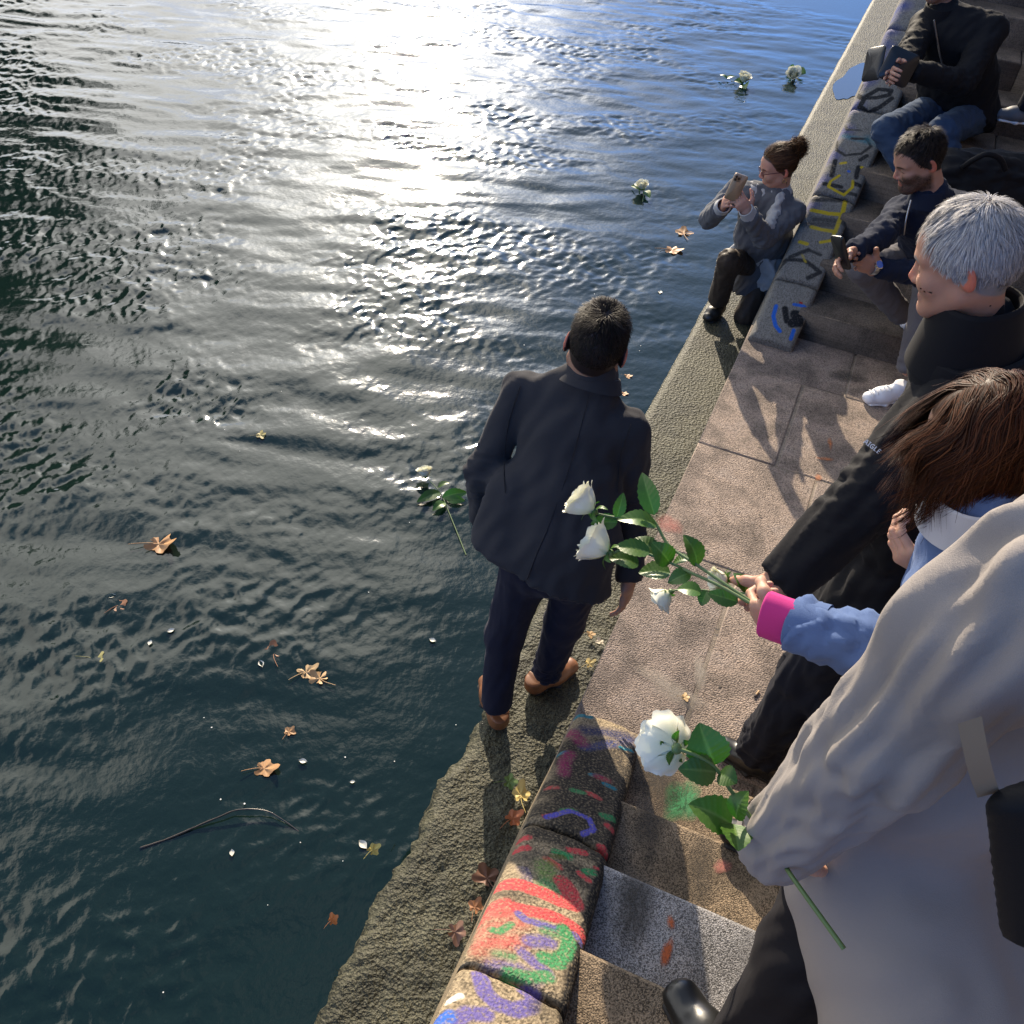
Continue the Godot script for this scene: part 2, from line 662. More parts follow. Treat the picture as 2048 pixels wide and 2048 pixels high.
# ---------------------------------------------------------------- water
func build_water() -> void:
	var m := plain("river_water", lin(0.0052, 0.0140, 0.0108), 0.07)
	m.metallic_specular = 0.5
	m.normal_enabled = true
	m.normal_texture = normal_tex(noise(0.02, 4, 31), 1024, 6.0)
	m.normal_scale = 0.14
	m.uv1_triplanar = true
	m.uv1_world_triplanar = true
	m.uv1_scale = Vector3(1.1, 1.0, 1.1)
	var water := Node3D.new()
	water.name = "water"
	add_child(water)
	tag(water, "dark green river with sunlit ripples beside the stone ledge", "", "", "structure")
	var n1 := noise(1.0, 2, 41)
	var n2 := noise(1.0, 2, 42)
	var n3 := noise(1.0, 2, 43)
	var n4 := noise(1.0, 1, 45)
	var patchy := noise(0.55, 2, 44)
	var x0 := -15.0
	var x1 := -0.55
	var z0 := -15.0
	var z1 := 0.6
	var nx := 460
	var nz := 640
	var v := PackedVector3Array()
	var idx := PackedInt32Array()
	for j in nz + 1:
		# rows crowd towards the viewer, where the ripples are seen close
		var z := z1 - (z1 - z0) * pow(float(j) / nz, 1.5)
		var xl := -2.0 + minf(z, 0.0) * 0.95
		for i in nx + 1:
			var s := float(i) / nx
			var x := lerpf(xl, x1, s)
			# glassy upwellings among rougher water; calmer against the ledge and close by, still at the rim of the sheet
			var pn := patchy.get_noise_2d(x, z * 1.3)
			var lively := clampf(1.05 + pn * 1.8, 0.35, 1.8)
			var calm := clampf((-0.6 - x) / 2.2, 0.0, 1.0) * 0.55 + 0.45
			calm *= clampf((-z - 0.2) / 3.0, 0.0, 1.0) * 0.5 + 0.5
			calm *= clampf(s * 20.0, 0.0, 1.0) * clampf((z - z0) * 2.0, 0.0, 1.0)
			# crests lie mostly across the view; two trains of waves trade places from patch to patch
			var u := 0.92 * x - 0.39 * z
			var w := 0.39 * x + 0.92 * z
			var share := clampf(0.5 + pn * 1.6, 0.0, 1.0)
			var y := n1.get_noise_2d(u * 0.9, w * 2.0) * 0.016
			var a2 := 0.5 - absf(n2.get_noise_2d(u * 2.2 + w * 0.8, w * 5.2 - u * 0.6))
			var b2 := 0.5 - absf(n2.get_noise_2d(u * 3.6 - w * 2.6 + 31.0, w * 4.4 + u * 2.4))
			y += lerpf(a2, b2, share) * 0.0095 * lively
			var a3 := 0.5 - absf(n3.get_noise_2d(u * 5.0 - w * 2.0, w * 11.5 + u * 1.5))
			var b3 := 0.5 - absf(n3.get_noise_2d(u * 8.0 + w * 5.0 + 17.0, w * 9.5 - u * 4.0))
			y += lerpf(b3, a3, share) * 0.0044 * lively
			y += n4.get_noise_2d(u * 13.0 - w * 4.0, w * 24.0 + u * 4.0) * 0.0014 * lively
			v.append(Vector3(x, WATER_Y + y * calm, z))
	for j in nz:
		for i in nx:
			var q := j * (nx + 1) + i
			idx.append_array([q, q + nx + 2, q + 1, q, q + nx + 1, q + nx + 2])
	mesh_node("ripples", array_mesh(v, smooth_normals(v, idx), idx), m, water)
	# the river beyond, out to the horizon
	var st := SurfaceTool.new()
	st.begin(Mesh.PRIMITIVE_TRIANGLES)
	var far := 420.0
	var xa := -2.0
	var xb := -2.0 + z0 * 0.95
	for q in [[Vector3(-far, 0, -far), Vector3(far, 0, -far), Vector3(x1, 0, z0), Vector3(xb, 0, z0)], [Vector3(-far, 0, -far), Vector3(xb, 0, z0), Vector3(xa, 0, 0), Vector3(-far, 0, 0)], [Vector3(-far, 0, 0), Vector3(xa, 0, 0), Vector3(xa, 0, z1), Vector3(-far, 0, far)], [Vector3(xa, 0, z1), Vector3(x1, 0, z1), Vector3(x1, 0, far), Vector3(-far, 0, far)]]:
		for p in [q[0], q[1], q[2], q[0], q[2], q[3]]:
			st.set_normal(Vector3.UP)
			st.add_vertex(p + Vector3(0, WATER_Y, 0))
	mesh_node("open_river", st.commit(), m, water)


const WATER_Y := -0.63
const LEDGE_Y := -0.36


func build_ledge() -> void:
	# the rough waterside shelf: one sheet of displaced concrete with a ragged outer edge, and its face below
	var big := noise(2.2, 3, 51)
	var mid := noise(14.0, 3, 52)
	var fine := noise(60.0, 2, 53)
	var nx := 56
	var nz := 900
	var z0 := -16.0
	var z1 := 1.2
	var f := func(a: float, b: float) -> Vector3:
		var z := lerpf(z1, z0, pow(b, 1.6))
		var near := clampf((z + 5.0) / 3.0, 0.15, 1.0)
		var edge := -0.735 + big.get_noise_2d(z, 3.0) * 0.035 * near + mid.get_noise_2d(z * 1.2, 9.0) * 0.010 * near
		var inner := -0.28
		var x := 0.0
		var y := LEDGE_Y
		if a < 0.2:
			var t := a / 0.2
			x = edge - 0.02 * (1.0 - t)
			y = lerpf(-1.4, LEDGE_Y - 0.03, pow(t, 0.5))
			x += mid.get_noise_3d(y * 1.5, z, 4.0) * 0.03 * near
		else:
			var t := (a - 0.2) / 0.8
			x = lerpf(edge, inner, t)
			var lip := clampf(t / 0.12, 0.0, 1.0)
			y = LEDGE_Y - 0.03 * (1.0 - lip) * (1.0 - lip)
			var rough := lerpf(1.6, 0.8, lip)
			y += (big.get_noise_2d(x * 2.0, z) * 0.012 + mid.get_noise_2d(x, z) * 0.008 * rough + fine.get_noise_2d(x, z) * 0.006 * rough) * near
			var gully := clampf((t - 0.8) / 0.2, 0.0, 1.0)
			y -= gully * 0.012
		return Vector3(x, y, z)
	var ledge := mesh_node("ledge", grid_mesh(nx, nz, f), mats.ledge)
	tag(ledge, "rough pebbly concrete ledge at the water's edge", "", "", "structure")


func build_landing() -> void:
	var landing := Node3D.new()
	landing.name = "landing"
	add_child(landing)
	tag(landing, "landing of pinkish granite slabs between two flights of stairs", "", "", "structure")
	var e := -0.349
	# rows of slabs: z near, z far, x of the joints between slabs
	var rows := [[-4.955, -4.494, [0.251, 0.86, 1.5]], [-4.486, -3.734, [0.0385, 0.72, 1.33]], [-3.726, -2.954, [0.229, 0.9, 1.6]], [-2.944, -1.99, [0.029, 0.66, 1.2]], [-1.978, -1.5, [0.31, 0.95, 1.55]]]
	var un := noise(9.0, 2, 61)
	var k := 0
	for r in rows:
		var left := e
		for xr in r[2] + [2.6]:
			var wide: bool = k in [2, 9]
			var gap := 0.016 if k in [4, 9, 12] else 0.010
			var size := Vector3(xr - left - gap, 0.3, r[1] - r[0])
			var s := mesh_node("paving_slab", block_mesh(size, 0.006, un, 0.004, Vector3(k, 0, 0)), mats.landing if (k * 7) % 3 else mats.landing_b, landing)
			s.position = Vector3(left + size.x / 2, 0.0015 * float((k * 5) % 3), (r[0] + r[1]) / 2)
			left = xr
			k += 1
	var bed := mesh_node("mortar_joint", block_mesh(Vector3(2.94, 0.28, 3.42), 0.002), mats.mortar, landing)
	bed.position = Vector3(1.125, -0.003, -3.23)


func build_stairs() -> void:
	var un := noise(7.0, 2, 71)
	for flight in 2:
		var st := Node3D.new()
		st.name = "near_stairs" if flight == 0 else "far_stairs"
		add_child(st)
		tag(st, "flight of worn granite steps climbing towards the viewer" if flight == 0 else "flight of dark stone steps climbing away beyond the landing", "", "", "structure")
		for i in (9 if flight == 0 else 13):
			var z := -1.828 + 0.297 * i if flight == 0 else -4.953 - 0.297 * i
			var y := 0.165 * (i + 1)
			var left := -0.14 + 0.12 * y
			var parts := [left, 0.62 + 0.3 * float(i % 2), 1.75 - 0.25 * float(i % 3), 2.6]
			for p in 3:
				var size := Vector3(parts[p + 1] - parts[p] - 0.004, 0.19, 0.335)
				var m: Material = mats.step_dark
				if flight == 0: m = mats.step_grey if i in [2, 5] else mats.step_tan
				var b := mesh_node("step", block_mesh(size, 0.012, un, 0.004, Vector3(i, p, flight * 9)), m, st)
				b.position = Vector3(parts[p] + size.x / 2, y, z + (0.1675 if flight == 0 else -0.1675))
	# the quay wall at the back of the stairs
	var wall := thing("quay_wall", Vector3(2.62, 0, -3), "tall coursed stone quay wall at the back of the stairs", "wall")
	for c in 12:
		var z := 1.5 - (0.4 if c % 2 else 0.0)
		while z > -12.0:
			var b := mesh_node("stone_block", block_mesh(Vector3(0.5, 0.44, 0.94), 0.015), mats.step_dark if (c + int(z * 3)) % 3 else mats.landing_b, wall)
			b.position = Vector3(0.27 + 0.02 * c, 0.3 + c * 0.45, z + 3)
			z -= 0.95


# paint strokes on an image: [colour, width, points...] in metres along and across the coping
func paint(im: Image, ppm: float, strokes: Array, wear: FastNoiseLite, full: float) -> void:
	var w := im.get_width()
	var h := im.get_height()
	for s in strokes:
		var c: Color = s[0]
		var rad: float = s[1] * ppm
		var pts: Array = s[2]
		var hard: float = s[3] if s.size() > 3 else 0.6
		var path: Array[Vector2] = []
		for i in pts.size():
			if i == 0:
				path.append(pts[0])
				continue
			var d: float = (pts[i] - pts[i - 1]).length()
			var steps := maxi(1, int(d / (s[1] * 0.35)))
			for q in steps:
				path.append(pts[i - 1].lerp(pts[i], float(q + 1) / steps))
		for p in path:
			var cx := p.x * ppm
			var cy := p.y * ppm
			for y in range(maxi(0, int(cy - rad)), mini(h, int(cy + rad) + 2)):
				for x in range(maxi(0, int(cx - rad)), mini(w, int(cx + rad) + 2)):
					var d := Vector2(x - cx, y - cy).length() / rad
					if d > 1.0: continue
					var a := clampf((1.0 - d) / (1.0 - hard), 0.0, 1.0) * c.a
					a *= clampf(full + wear.get_noise_2d(x, y) * 1.1, 0.0, 1.0)
					var old := im.get_pixel(x, y)
					var na := maxf(old.a, a)
					var k := a if old.a > 0.01 else 1.0
					im.set_pixel(x, y, Color(lerpf(old.r, c.r, k), lerpf(old.g, c.g, k), lerpf(old.b, c.b, k), na))


# one stone of a sloping coping: from u0 to u1 along the slope; rounded edges; UV2 runs along and across for the paint
func coping_stone(start: Vector3, dir: Vector3, lean: float, width: float, u0: float, u1: float, length: float, chip: FastNoiseLite) -> ArrayMesh:
	var up := Vector3(dir.x, 0, 0)
	var sl := dir.y
	var n := Vector3(0, sqrt(1.0 - sl * sl), -dir.z * sl / absf(dir.z) * 1.0)
	n = Vector3(0, absf(dir.z), -sl * signf(dir.z)).normalized()
	# profile across: (across, height, v)
	var prof := []
	var r := 0.035
	prof.append(Vector2(-0.03, -0.55))
	prof.append(Vector2(0.0, -0.05))
	for i in 7:
		var a := PI - i * PI / 12.0
		prof.append(Vector2(r + cos(a) * r, -r + sin(a) * r + 0.0))
	for i in 9:
		var t := (i + 1) / 10.0
		prof.append(Vector2(lerpf(r, width - r, t), 0.006 * sin(t * PI)))
	for i in 7:
		var a := PI / 2 - i * PI / 12.0
		prof.append(Vector2(width - r + cos(a) * r, -r + sin(a) * r))
	prof.append(Vector2(width, -0.08))
	prof.append(Vector2(width, -0.55))
	var along := maxi(8, int((u1 - u0) / 0.02))
	var v := PackedVector3Array()
	var uv2 := PackedVector2Array()
	var idx := PackedInt32Array()
	var np := prof.size()
	var across := PackedFloat32Array()
	var acc := 0.0
	for i in np:
		if i > 0: acc += (prof[i] as Vector2).distance_to(prof[i - 1])
		across.append(acc)
	for j in along + 1:
		var t := float(j) / along
		var u := lerpf(u0, u1, t)
		var e := minf(t * (u1 - u0), (1.0 - t) * (u1 - u0))
		var drop := 0.010 * pow(clampf(1.0 - e / 0.012, 0.0, 1.0), 2.0)
		for i in np:
			var p: Vector2 = prof[i]
			var c := start + dir * u + n * (p.y - drop)
			if i == 0 or i == np - 1: c.y = -0.9   # the wall under the coping goes down past the ledge
			c.x += p.x + lean * (c.y - start.y)
			var rough := chip.get_noise_3dv(c * 1.0) * 0.0035
			if e < 0.03: rough += chip.get_noise_3dv(c * 2.3) * 0.004
			c += n * rough
			v.append(c)
			uv2.append(Vector2(u / length, clampf((across[i] - 0.50) / 0.32, 0.012, 0.988)))
	for j in along:
		for i in np - 1:
			var q := j * np + i
			if dir.z > 0: idx.append_array([q, q + 1, q + np + 1, q, q + np + 1, q + np])
			else: idx.append_array([q, q + np + 1, q + 1, q, q + np, q + np + 1])
	# end caps
	for e in [0, along]:
		var ci := v.size()
		v.append((v[e * np] + v[e * np + np - 1]) / 2)
		uv2.append(Vector2(-1, -1))
		for i in np - 1:
			var a: int = e * np + i
			if (e == 0) == (dir.z > 0): idx.append_array([ci, a + 1, a])
			else: idx.append_array([ci, a, a + 1])
	return array_mesh(v, smooth_normals(v, idx), idx, PackedColorArray(), uv2, uv2)


func coping_material(called: String, base: Color, im: Image, speckle: Texture2D) -> StandardMaterial3D:
	var m := stone(called, base, speckle, 1.0, 0.4)
	m.detail_albedo = ImageTexture.create_from_image(im)
	m.detail_blend_mode = BaseMaterial3D.BLEND_MODE_MIX
	m.uv2_triplanar = false
	m.uv2_world_triplanar = false
	m.uv2_scale = Vector3.ONE
	return m


func build_copings() -> void:
	var wear := noise(0.22, 2, 81)
	var chip := noise(13.0, 3, 82)
	var sl := Vector2(1.0, 0.555).normalized()
	# near wall: climbs towards the viewer
	var near_len := 2.6
	var ppm := 420.0
	var im := Image.create(int(near_len * ppm), int(0.32 * ppm), false, Image.FORMAT_RGBA8)
	im.fill(Color(0.3, 0.26, 0.22, 0.0))
	var s1 := near_strokes()
	for s in s1:
		for i in s[2].size(): s[2][i] += Vector2(0, 0.02)
	paint(im, ppm, s1, wear, 1.0)
	clear_rims(im)
	var m1 := coping_material("painted_tan_granite", lin(0.40, 0.315, 0.205), im, mats.speckle_strong)
	var w1 := thing("coping_wall", Vector3.ZERO, "sloping coping beside the near steps, covered in red, green and purple spray paint", "wall")
	var start := Vector3(-0.331, 0.11, -1.935)
	var dir := Vector3(0, sl.y, sl.x)
	var cuts := [0.0, 0.752, 1.338, 2.0, 2.6]
	for i in 4:
		mesh_node("coping_stone", coping_stone(start, dir, 0.12, 0.237, cuts[i] + 0.003, cuts[i + 1] - 0.003, near_len, chip), m1, w1)
	# far wall: climbs away
	var far_len := 3.9
	ppm = 300.0
	var im2 := Image.create(int(far_len * ppm), int(0.32 * ppm), false, Image.FORMAT_RGBA8)
	im2.fill(Color(0.3, 0.28, 0.27, 0.0))
	var s2 := far_strokes()
	for s in s2:
		for i in s[2].size(): s[2][i] += Vector2(0, 0.02)
	paint(im2, ppm, s2, noise(0.22, 2, 83), 1.35)
	clear_rims(im2)
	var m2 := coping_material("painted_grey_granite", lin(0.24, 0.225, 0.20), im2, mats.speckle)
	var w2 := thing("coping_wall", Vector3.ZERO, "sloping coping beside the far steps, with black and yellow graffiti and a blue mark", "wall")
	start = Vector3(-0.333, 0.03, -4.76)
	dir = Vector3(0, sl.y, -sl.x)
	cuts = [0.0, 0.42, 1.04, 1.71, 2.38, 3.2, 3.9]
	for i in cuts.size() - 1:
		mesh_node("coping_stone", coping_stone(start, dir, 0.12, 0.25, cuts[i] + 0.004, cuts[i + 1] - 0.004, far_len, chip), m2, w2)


func near_strokes() -> Array:
	return [
		[Color(0.085, 0.09, 0.105, 0.9), 0.11, [Vector2(0.297, 0.062), Vector2(0.418, 0.108), Vector2(0.561, 0.123), Vector2(0.683, 0.135)], 0.6],
		[Color(0.085, 0.09, 0.105, 0.8), 0.075, [Vector2(0.203, 0.154), Vector2(0.425, 0.182), Vector2(0.662, 0.198)], 0.6],
		[Color(0.09, 0.095, 0.11, 0.85), 0.06, [Vector2(0.382, 0.038), Vector2(0.302, 0.216)], 0.5],
		[Color(0.09, 0.095, 0.11, 0.85), 0.07, [Vector2(0.557, 0.024), Vector2(0.471, 0.234)], 0.5],
		[Color(0.09, 0.095, 0.11, 0.85), 0.06, [Vector2(0.686, 0.021), Vector2(0.594, 0.235)], 0.5],
		[Color(0.09, 0.095, 0.11, 0.85), 0.05, [Vector2(0.726, 0.092), Vector2(0.695, 0.239)], 0.5],
		[Color(0.09, 0.095, 0.11, 0.85), 0.045, [Vector2(0.799, 0.047), Vector2(0.787, 0.224)], 0.5],
		[Color(0.2, 0.2, 0.2, 0.6), 0.05, [Vector2(0.912, 0.035), Vector2(0.893, 0.127), Vector2(0.885, 0.192)], 0.3],
		[Color(0.09, 0.095, 0.11, 0.8), 0.05, [Vector2(0.895, 0.156), Vector2(0.909, 0.234)], 0.4],
		[Color(0.09, 0.095, 0.11, 0.95), 0.035, [Vector2(0.121, 0.247), Vector2(0.395, 0.246), Vector2(0.661, 0.247), Vector2(0.837, 0.246), Vector2(0.989, 0.247), Vector2(1.124, 0.248), Vector2(1.244, 0.249), Vector2(1.347, 0.256)], 0.6],
		[Color(0.09, 0.095, 0.11, 0.6), 0.03, [Vector2(1.081, 0.028), Vector2(1.058, 0.090)], 0.3],
		[Color(0.13, 0.2, 0.45, 0.6), 0.05, [Vector2(-0.044, 0.024), Vector2(-0.085, 0.084)], 0.3],
		[Color(0.07, 0.13, 0.32, 0.85), 0.05, [Vector2(0.141, 0.070), Vector2(0.071, 0.210)], 0.3],
		[Color(0.1, 0.2, 0.45, 0.6), 0.03, [Vector2(0.268, 0.081), Vector2(0.096, 0.213)], 0.3],
		[Color(0.08, 0.45, 0.52, 1), 0.02, [Vector2(0.038, 0.013), Vector2(0.034, 0.058)], 0.6],
		[Color(0.08, 0.45, 0.52, 1), 0.018, [Vector2(0.323, 0.011), Vector2(0.324, 0.032)], 0.6],
		[Color(0.08, 0.45, 0.52, 1), 0.015, [Vector2(0.164, 0.191), Vector2(0.149, 0.223)], 0.6],
		[Color(0.08, 0.45, 0.52, 1), 0.015, [Vector2(0.429, 0.177), Vector2(0.428, 0.205)], 0.6],
		[Color(0.08, 0.45, 0.52, 1), 0.012, [Vector2(0.412, 0.129), Vector2(0.397, 0.161)], 0.6],
		[Color(0.52, 0.13, 0.33, 0.8), 0.04, [Vector2(0.170, 0.023), Vector2(0.201, 0.050), Vector2(0.238, 0.069)], 0.4],
		[Color(0.52, 0.13, 0.33, 0.7), 0.03, [Vector2(0.322, 0.049), Vector2(0.378, 0.043), Vector2(0.464, 0.054)], 0.3],
		[Color(0.6, 0.2, 0.28, 0.7), 0.022, [Vector2(0.409, 0.146), Vector2(0.400, 0.184)], 0.3],
		[Color(0.72, 0.27, 0.28, 0.7), 0.014, [Vector2(0.562, 0.025), Vector2(0.543, 0.054)], 0.3],
		[Color(0.72, 0.27, 0.28, 0.8), 0.014, [Vector2(0.518, 0.137), Vector2(0.519, 0.175)], 0.6],
		[Color(0.20, 0.50, 0.31, 0.8), 0.014, [Vector2(0.535, 0.096), Vector2(0.526, 0.127)], 0.6],
		[Color(0.72, 0.27, 0.28, 1), 0.013, [Vector2(0.714, 0.053), Vector2(0.690, 0.077)], 0.6],
		[Color(0.20, 0.50, 0.31, 0.7), 0.016, [Vector2(0.657, 0.093), Vector2(0.635, 0.121)], 0.6],
		[Color(0.3, 0.3, 0.7, 0.9), 0.012, [Vector2(0.714, 0.058), Vector2(0.643, 0.112), Vector2(0.641, 0.164), Vector2(0.681, 0.186), Vector2(0.726, 0.163)], 0.6],
		[Color(0.20, 0.50, 0.31, 1), 0.018, [Vector2(0.598, 0.199), Vector2(0.584, 0.228)], 0.6],
		[Color(0.72, 0.27, 0.28, 1), 0.017, [Vector2(0.631, 0.219), Vector2(0.633, 0.235)], 0.6],
		[Color(0.72, 0.27, 0.28, 1), 0.014, [Vector2(0.736, 0.215), Vector2(0.743, 0.241)], 0.6],
		[Color(0.72, 0.27, 0.28, 1), 0.018, [Vector2(0.839, 0.007), Vector2(0.831, 0.034)], 0.6],
		[Color(0.72, 0.27, 0.28, 1), 0.018, [Vector2(0.890, 0.015), Vector2(0.877, 0.043)], 0.6],
		[Color(0.72, 0.27, 0.28, 1), 0.016, [Vector2(0.821, 0.144), Vector2(0.801, 0.182)], 0.6],
		[Color(0.20, 0.50, 0.31, 1), 0.018, [Vector2(0.853, 0.114), Vector2(0.849, 0.147)], 0.6],
		[Color(0.72, 0.27, 0.28, 1), 0.016, [Vector2(0.897, 0.099), Vector2(0.909, 0.133)], 0.6],
		[Color(0.3, 0.33, 0.15, 0.7), 0.014, [Vector2(0.874, 0.108), Vector2(0.862, 0.135)], 0.6],
		[Color(0.20, 0.50, 0.31, 1), 0.016, [Vector2(0.873, 0.197), Vector2(0.861, 0.219)], 0.6],
		[Color(0.72, 0.27, 0.28, 1), 0.014, [Vector2(0.893, 0.186), Vector2(0.902, 0.212)], 0.6],
		[Color(0.72, 0.27, 0.28, 1), 0.007, [Vector2(0.838, 0.217), Vector2(0.835, 0.226)], 0.6],
		[Color(0.38, 0.5, 0.25, 0.75), 0.045, [Vector2(0.928, 0.101), Vector2(0.973, 0.125)], 0.4],
		[Color(0.20, 0.50, 0.31, 0.7), 0.03, [Vector2(0.995, 0.116), Vector2(1.006, 0.141)], 0.4],
		[Color(0.36, 0.32, 0.56, 0.35), 0.03, [Vector2(0.965, 0.062), Vector2(0.992, 0.078)], 0.2],
		[Color(0.72, 0.27, 0.28, 1), 0.026, [Vector2(1.048, 0.018), Vector2(1.032, 0.065), Vector2(1.030, 0.119), Vector2(1.030, 0.160), Vector2(1.017, 0.198)], 0.75],
		[Color(0.72, 0.27, 0.28, 1), 0.03, [Vector2(1.011, 0.197), Vector2(0.981, 0.177), Vector2(0.959, 0.155)], 0.75],
		[Color(0.72, 0.27, 0.28, 0.9), 0.03, [Vector2(1.141, 0.004), Vector2(1.110, 0.058)], 0.4],
		[Color(0.72, 0.27, 0.28, 0.75), 0.03, [Vector2(1.180, -0.002), Vector2(1.139, 0.065)], 0.3],
		[Color(0.72, 0.27, 0.28, 1), 0.022, [Vector2(1.117, 0.077), Vector2(1.097, 0.143), Vector2(1.091, 0.186), Vector2(1.096, 0.237)], 0.75],
		[Color(0.72, 0.27, 0.28, 0.5), 0.035, [Vector2(1.224, 0.028), Vector2(1.157, 0.096)], 0.2],
		[Color(0.72, 0.27, 0.28, 0.65), 0.035, [Vector2(1.270, 0.034), Vector2(1.222, 0.104)], 0.2],
		[Color(0.55, 0.2, 0.18, 0.5), 0.03, [Vector2(1.295, 0.037), Vector2(1.282, 0.070)], 0.2],
		[Color(0.20, 0.50, 0.31, 0.85), 0.012, [Vector2(1.214, 0.043), Vector2(1.215, 0.060), Vector2(1.176, 0.079)], 0.6],
		[Color(0.36, 0.32, 0.56, 0.95), 0.014, [Vector2(1.131, 0.085), Vector2(1.144, 0.106), Vector2(1.137, 0.143), Vector2(1.128, 0.176)], 0.6],
		[Color(0.36, 0.32, 0.56, 0.95), 0.012, [Vector2(1.113, 0.216), Vector2(1.123, 0.239)], 0.6],
		[Color(0.20, 0.50, 0.31, 0.95), 0.022, [Vector2(1.118, 0.191), Vector2(1.148, 0.212), Vector2(1.193, 0.210), Vector2(1.231, 0.189)], 0.7],
		[Color(0.20, 0.50, 0.31, 0.6), 0.02, [Vector2(1.152, 0.151), Vector2(1.140, 0.187)], 0.3],
		[Color(0.36, 0.32, 0.56, 0.85), 0.025, [Vector2(1.207, 0.126), Vector2(1.177, 0.169)], 0.5],
		[Color(0.36, 0.32, 0.56, 0.85), 0.02, [Vector2(1.243, 0.118), Vector2(1.260, 0.155), Vector2(1.269, 0.185)], 0.5],
		[Color(0.20, 0.50, 0.31, 0.95), 0.022, [Vector2(1.233, 0.169), Vector2(1.221, 0.204)], 0.7],
		[Color(0.20, 0.50, 0.31, 0.6), 0.018, [Vector2(1.282, 0.070), Vector2(1.273, 0.105)], 0.3],
		[Color(0.36, 0.32, 0.56, 0.6), 0.025, [Vector2(1.313, 0.067), Vector2(1.298, 0.123), Vector2(1.304, 0.165)], 0.3],
		[Color(0.20, 0.50, 0.31, 0.9), 0.02, [Vector2(1.319, 0.109), Vector2(1.309, 0.150), Vector2(1.276, 0.191)], 0.6],
		[Color(0.36, 0.32, 0.56, 0.95), 0.022, [Vector2(1.357, 0.059), Vector2(1.397, 0.081), Vector2(1.414, 0.111), Vector2(1.408, 0.148), Vector2(1.378, 0.175), Vector2(1.340, 0.177), Vector2(1.344, 0.155)], 0.7],
		[Color(0.36, 0.32, 0.56, 0.95), 0.022, [Vector2(1.489, 0.052), Vector2(1.464, 0.065), Vector2(1.450, 0.098)], 0.6],
		[Color(0.16, 0.36, 0.72, 0.95), 0.024, [Vector2(1.516, -0.005), Vector2(1.488, 0.031)], 0.6],
		[Color(0.85, 0.84, 0.8, 0.95), 0.011, [Vector2(1.445, 0.020), Vector2(1.430, 0.039)], 0.6],
		[Color(0.09, 0.095, 0.11, 0.5), 0.04, [Vector2(1.372, 0.200), Vector2(1.300, 0.247)], 0.2]]


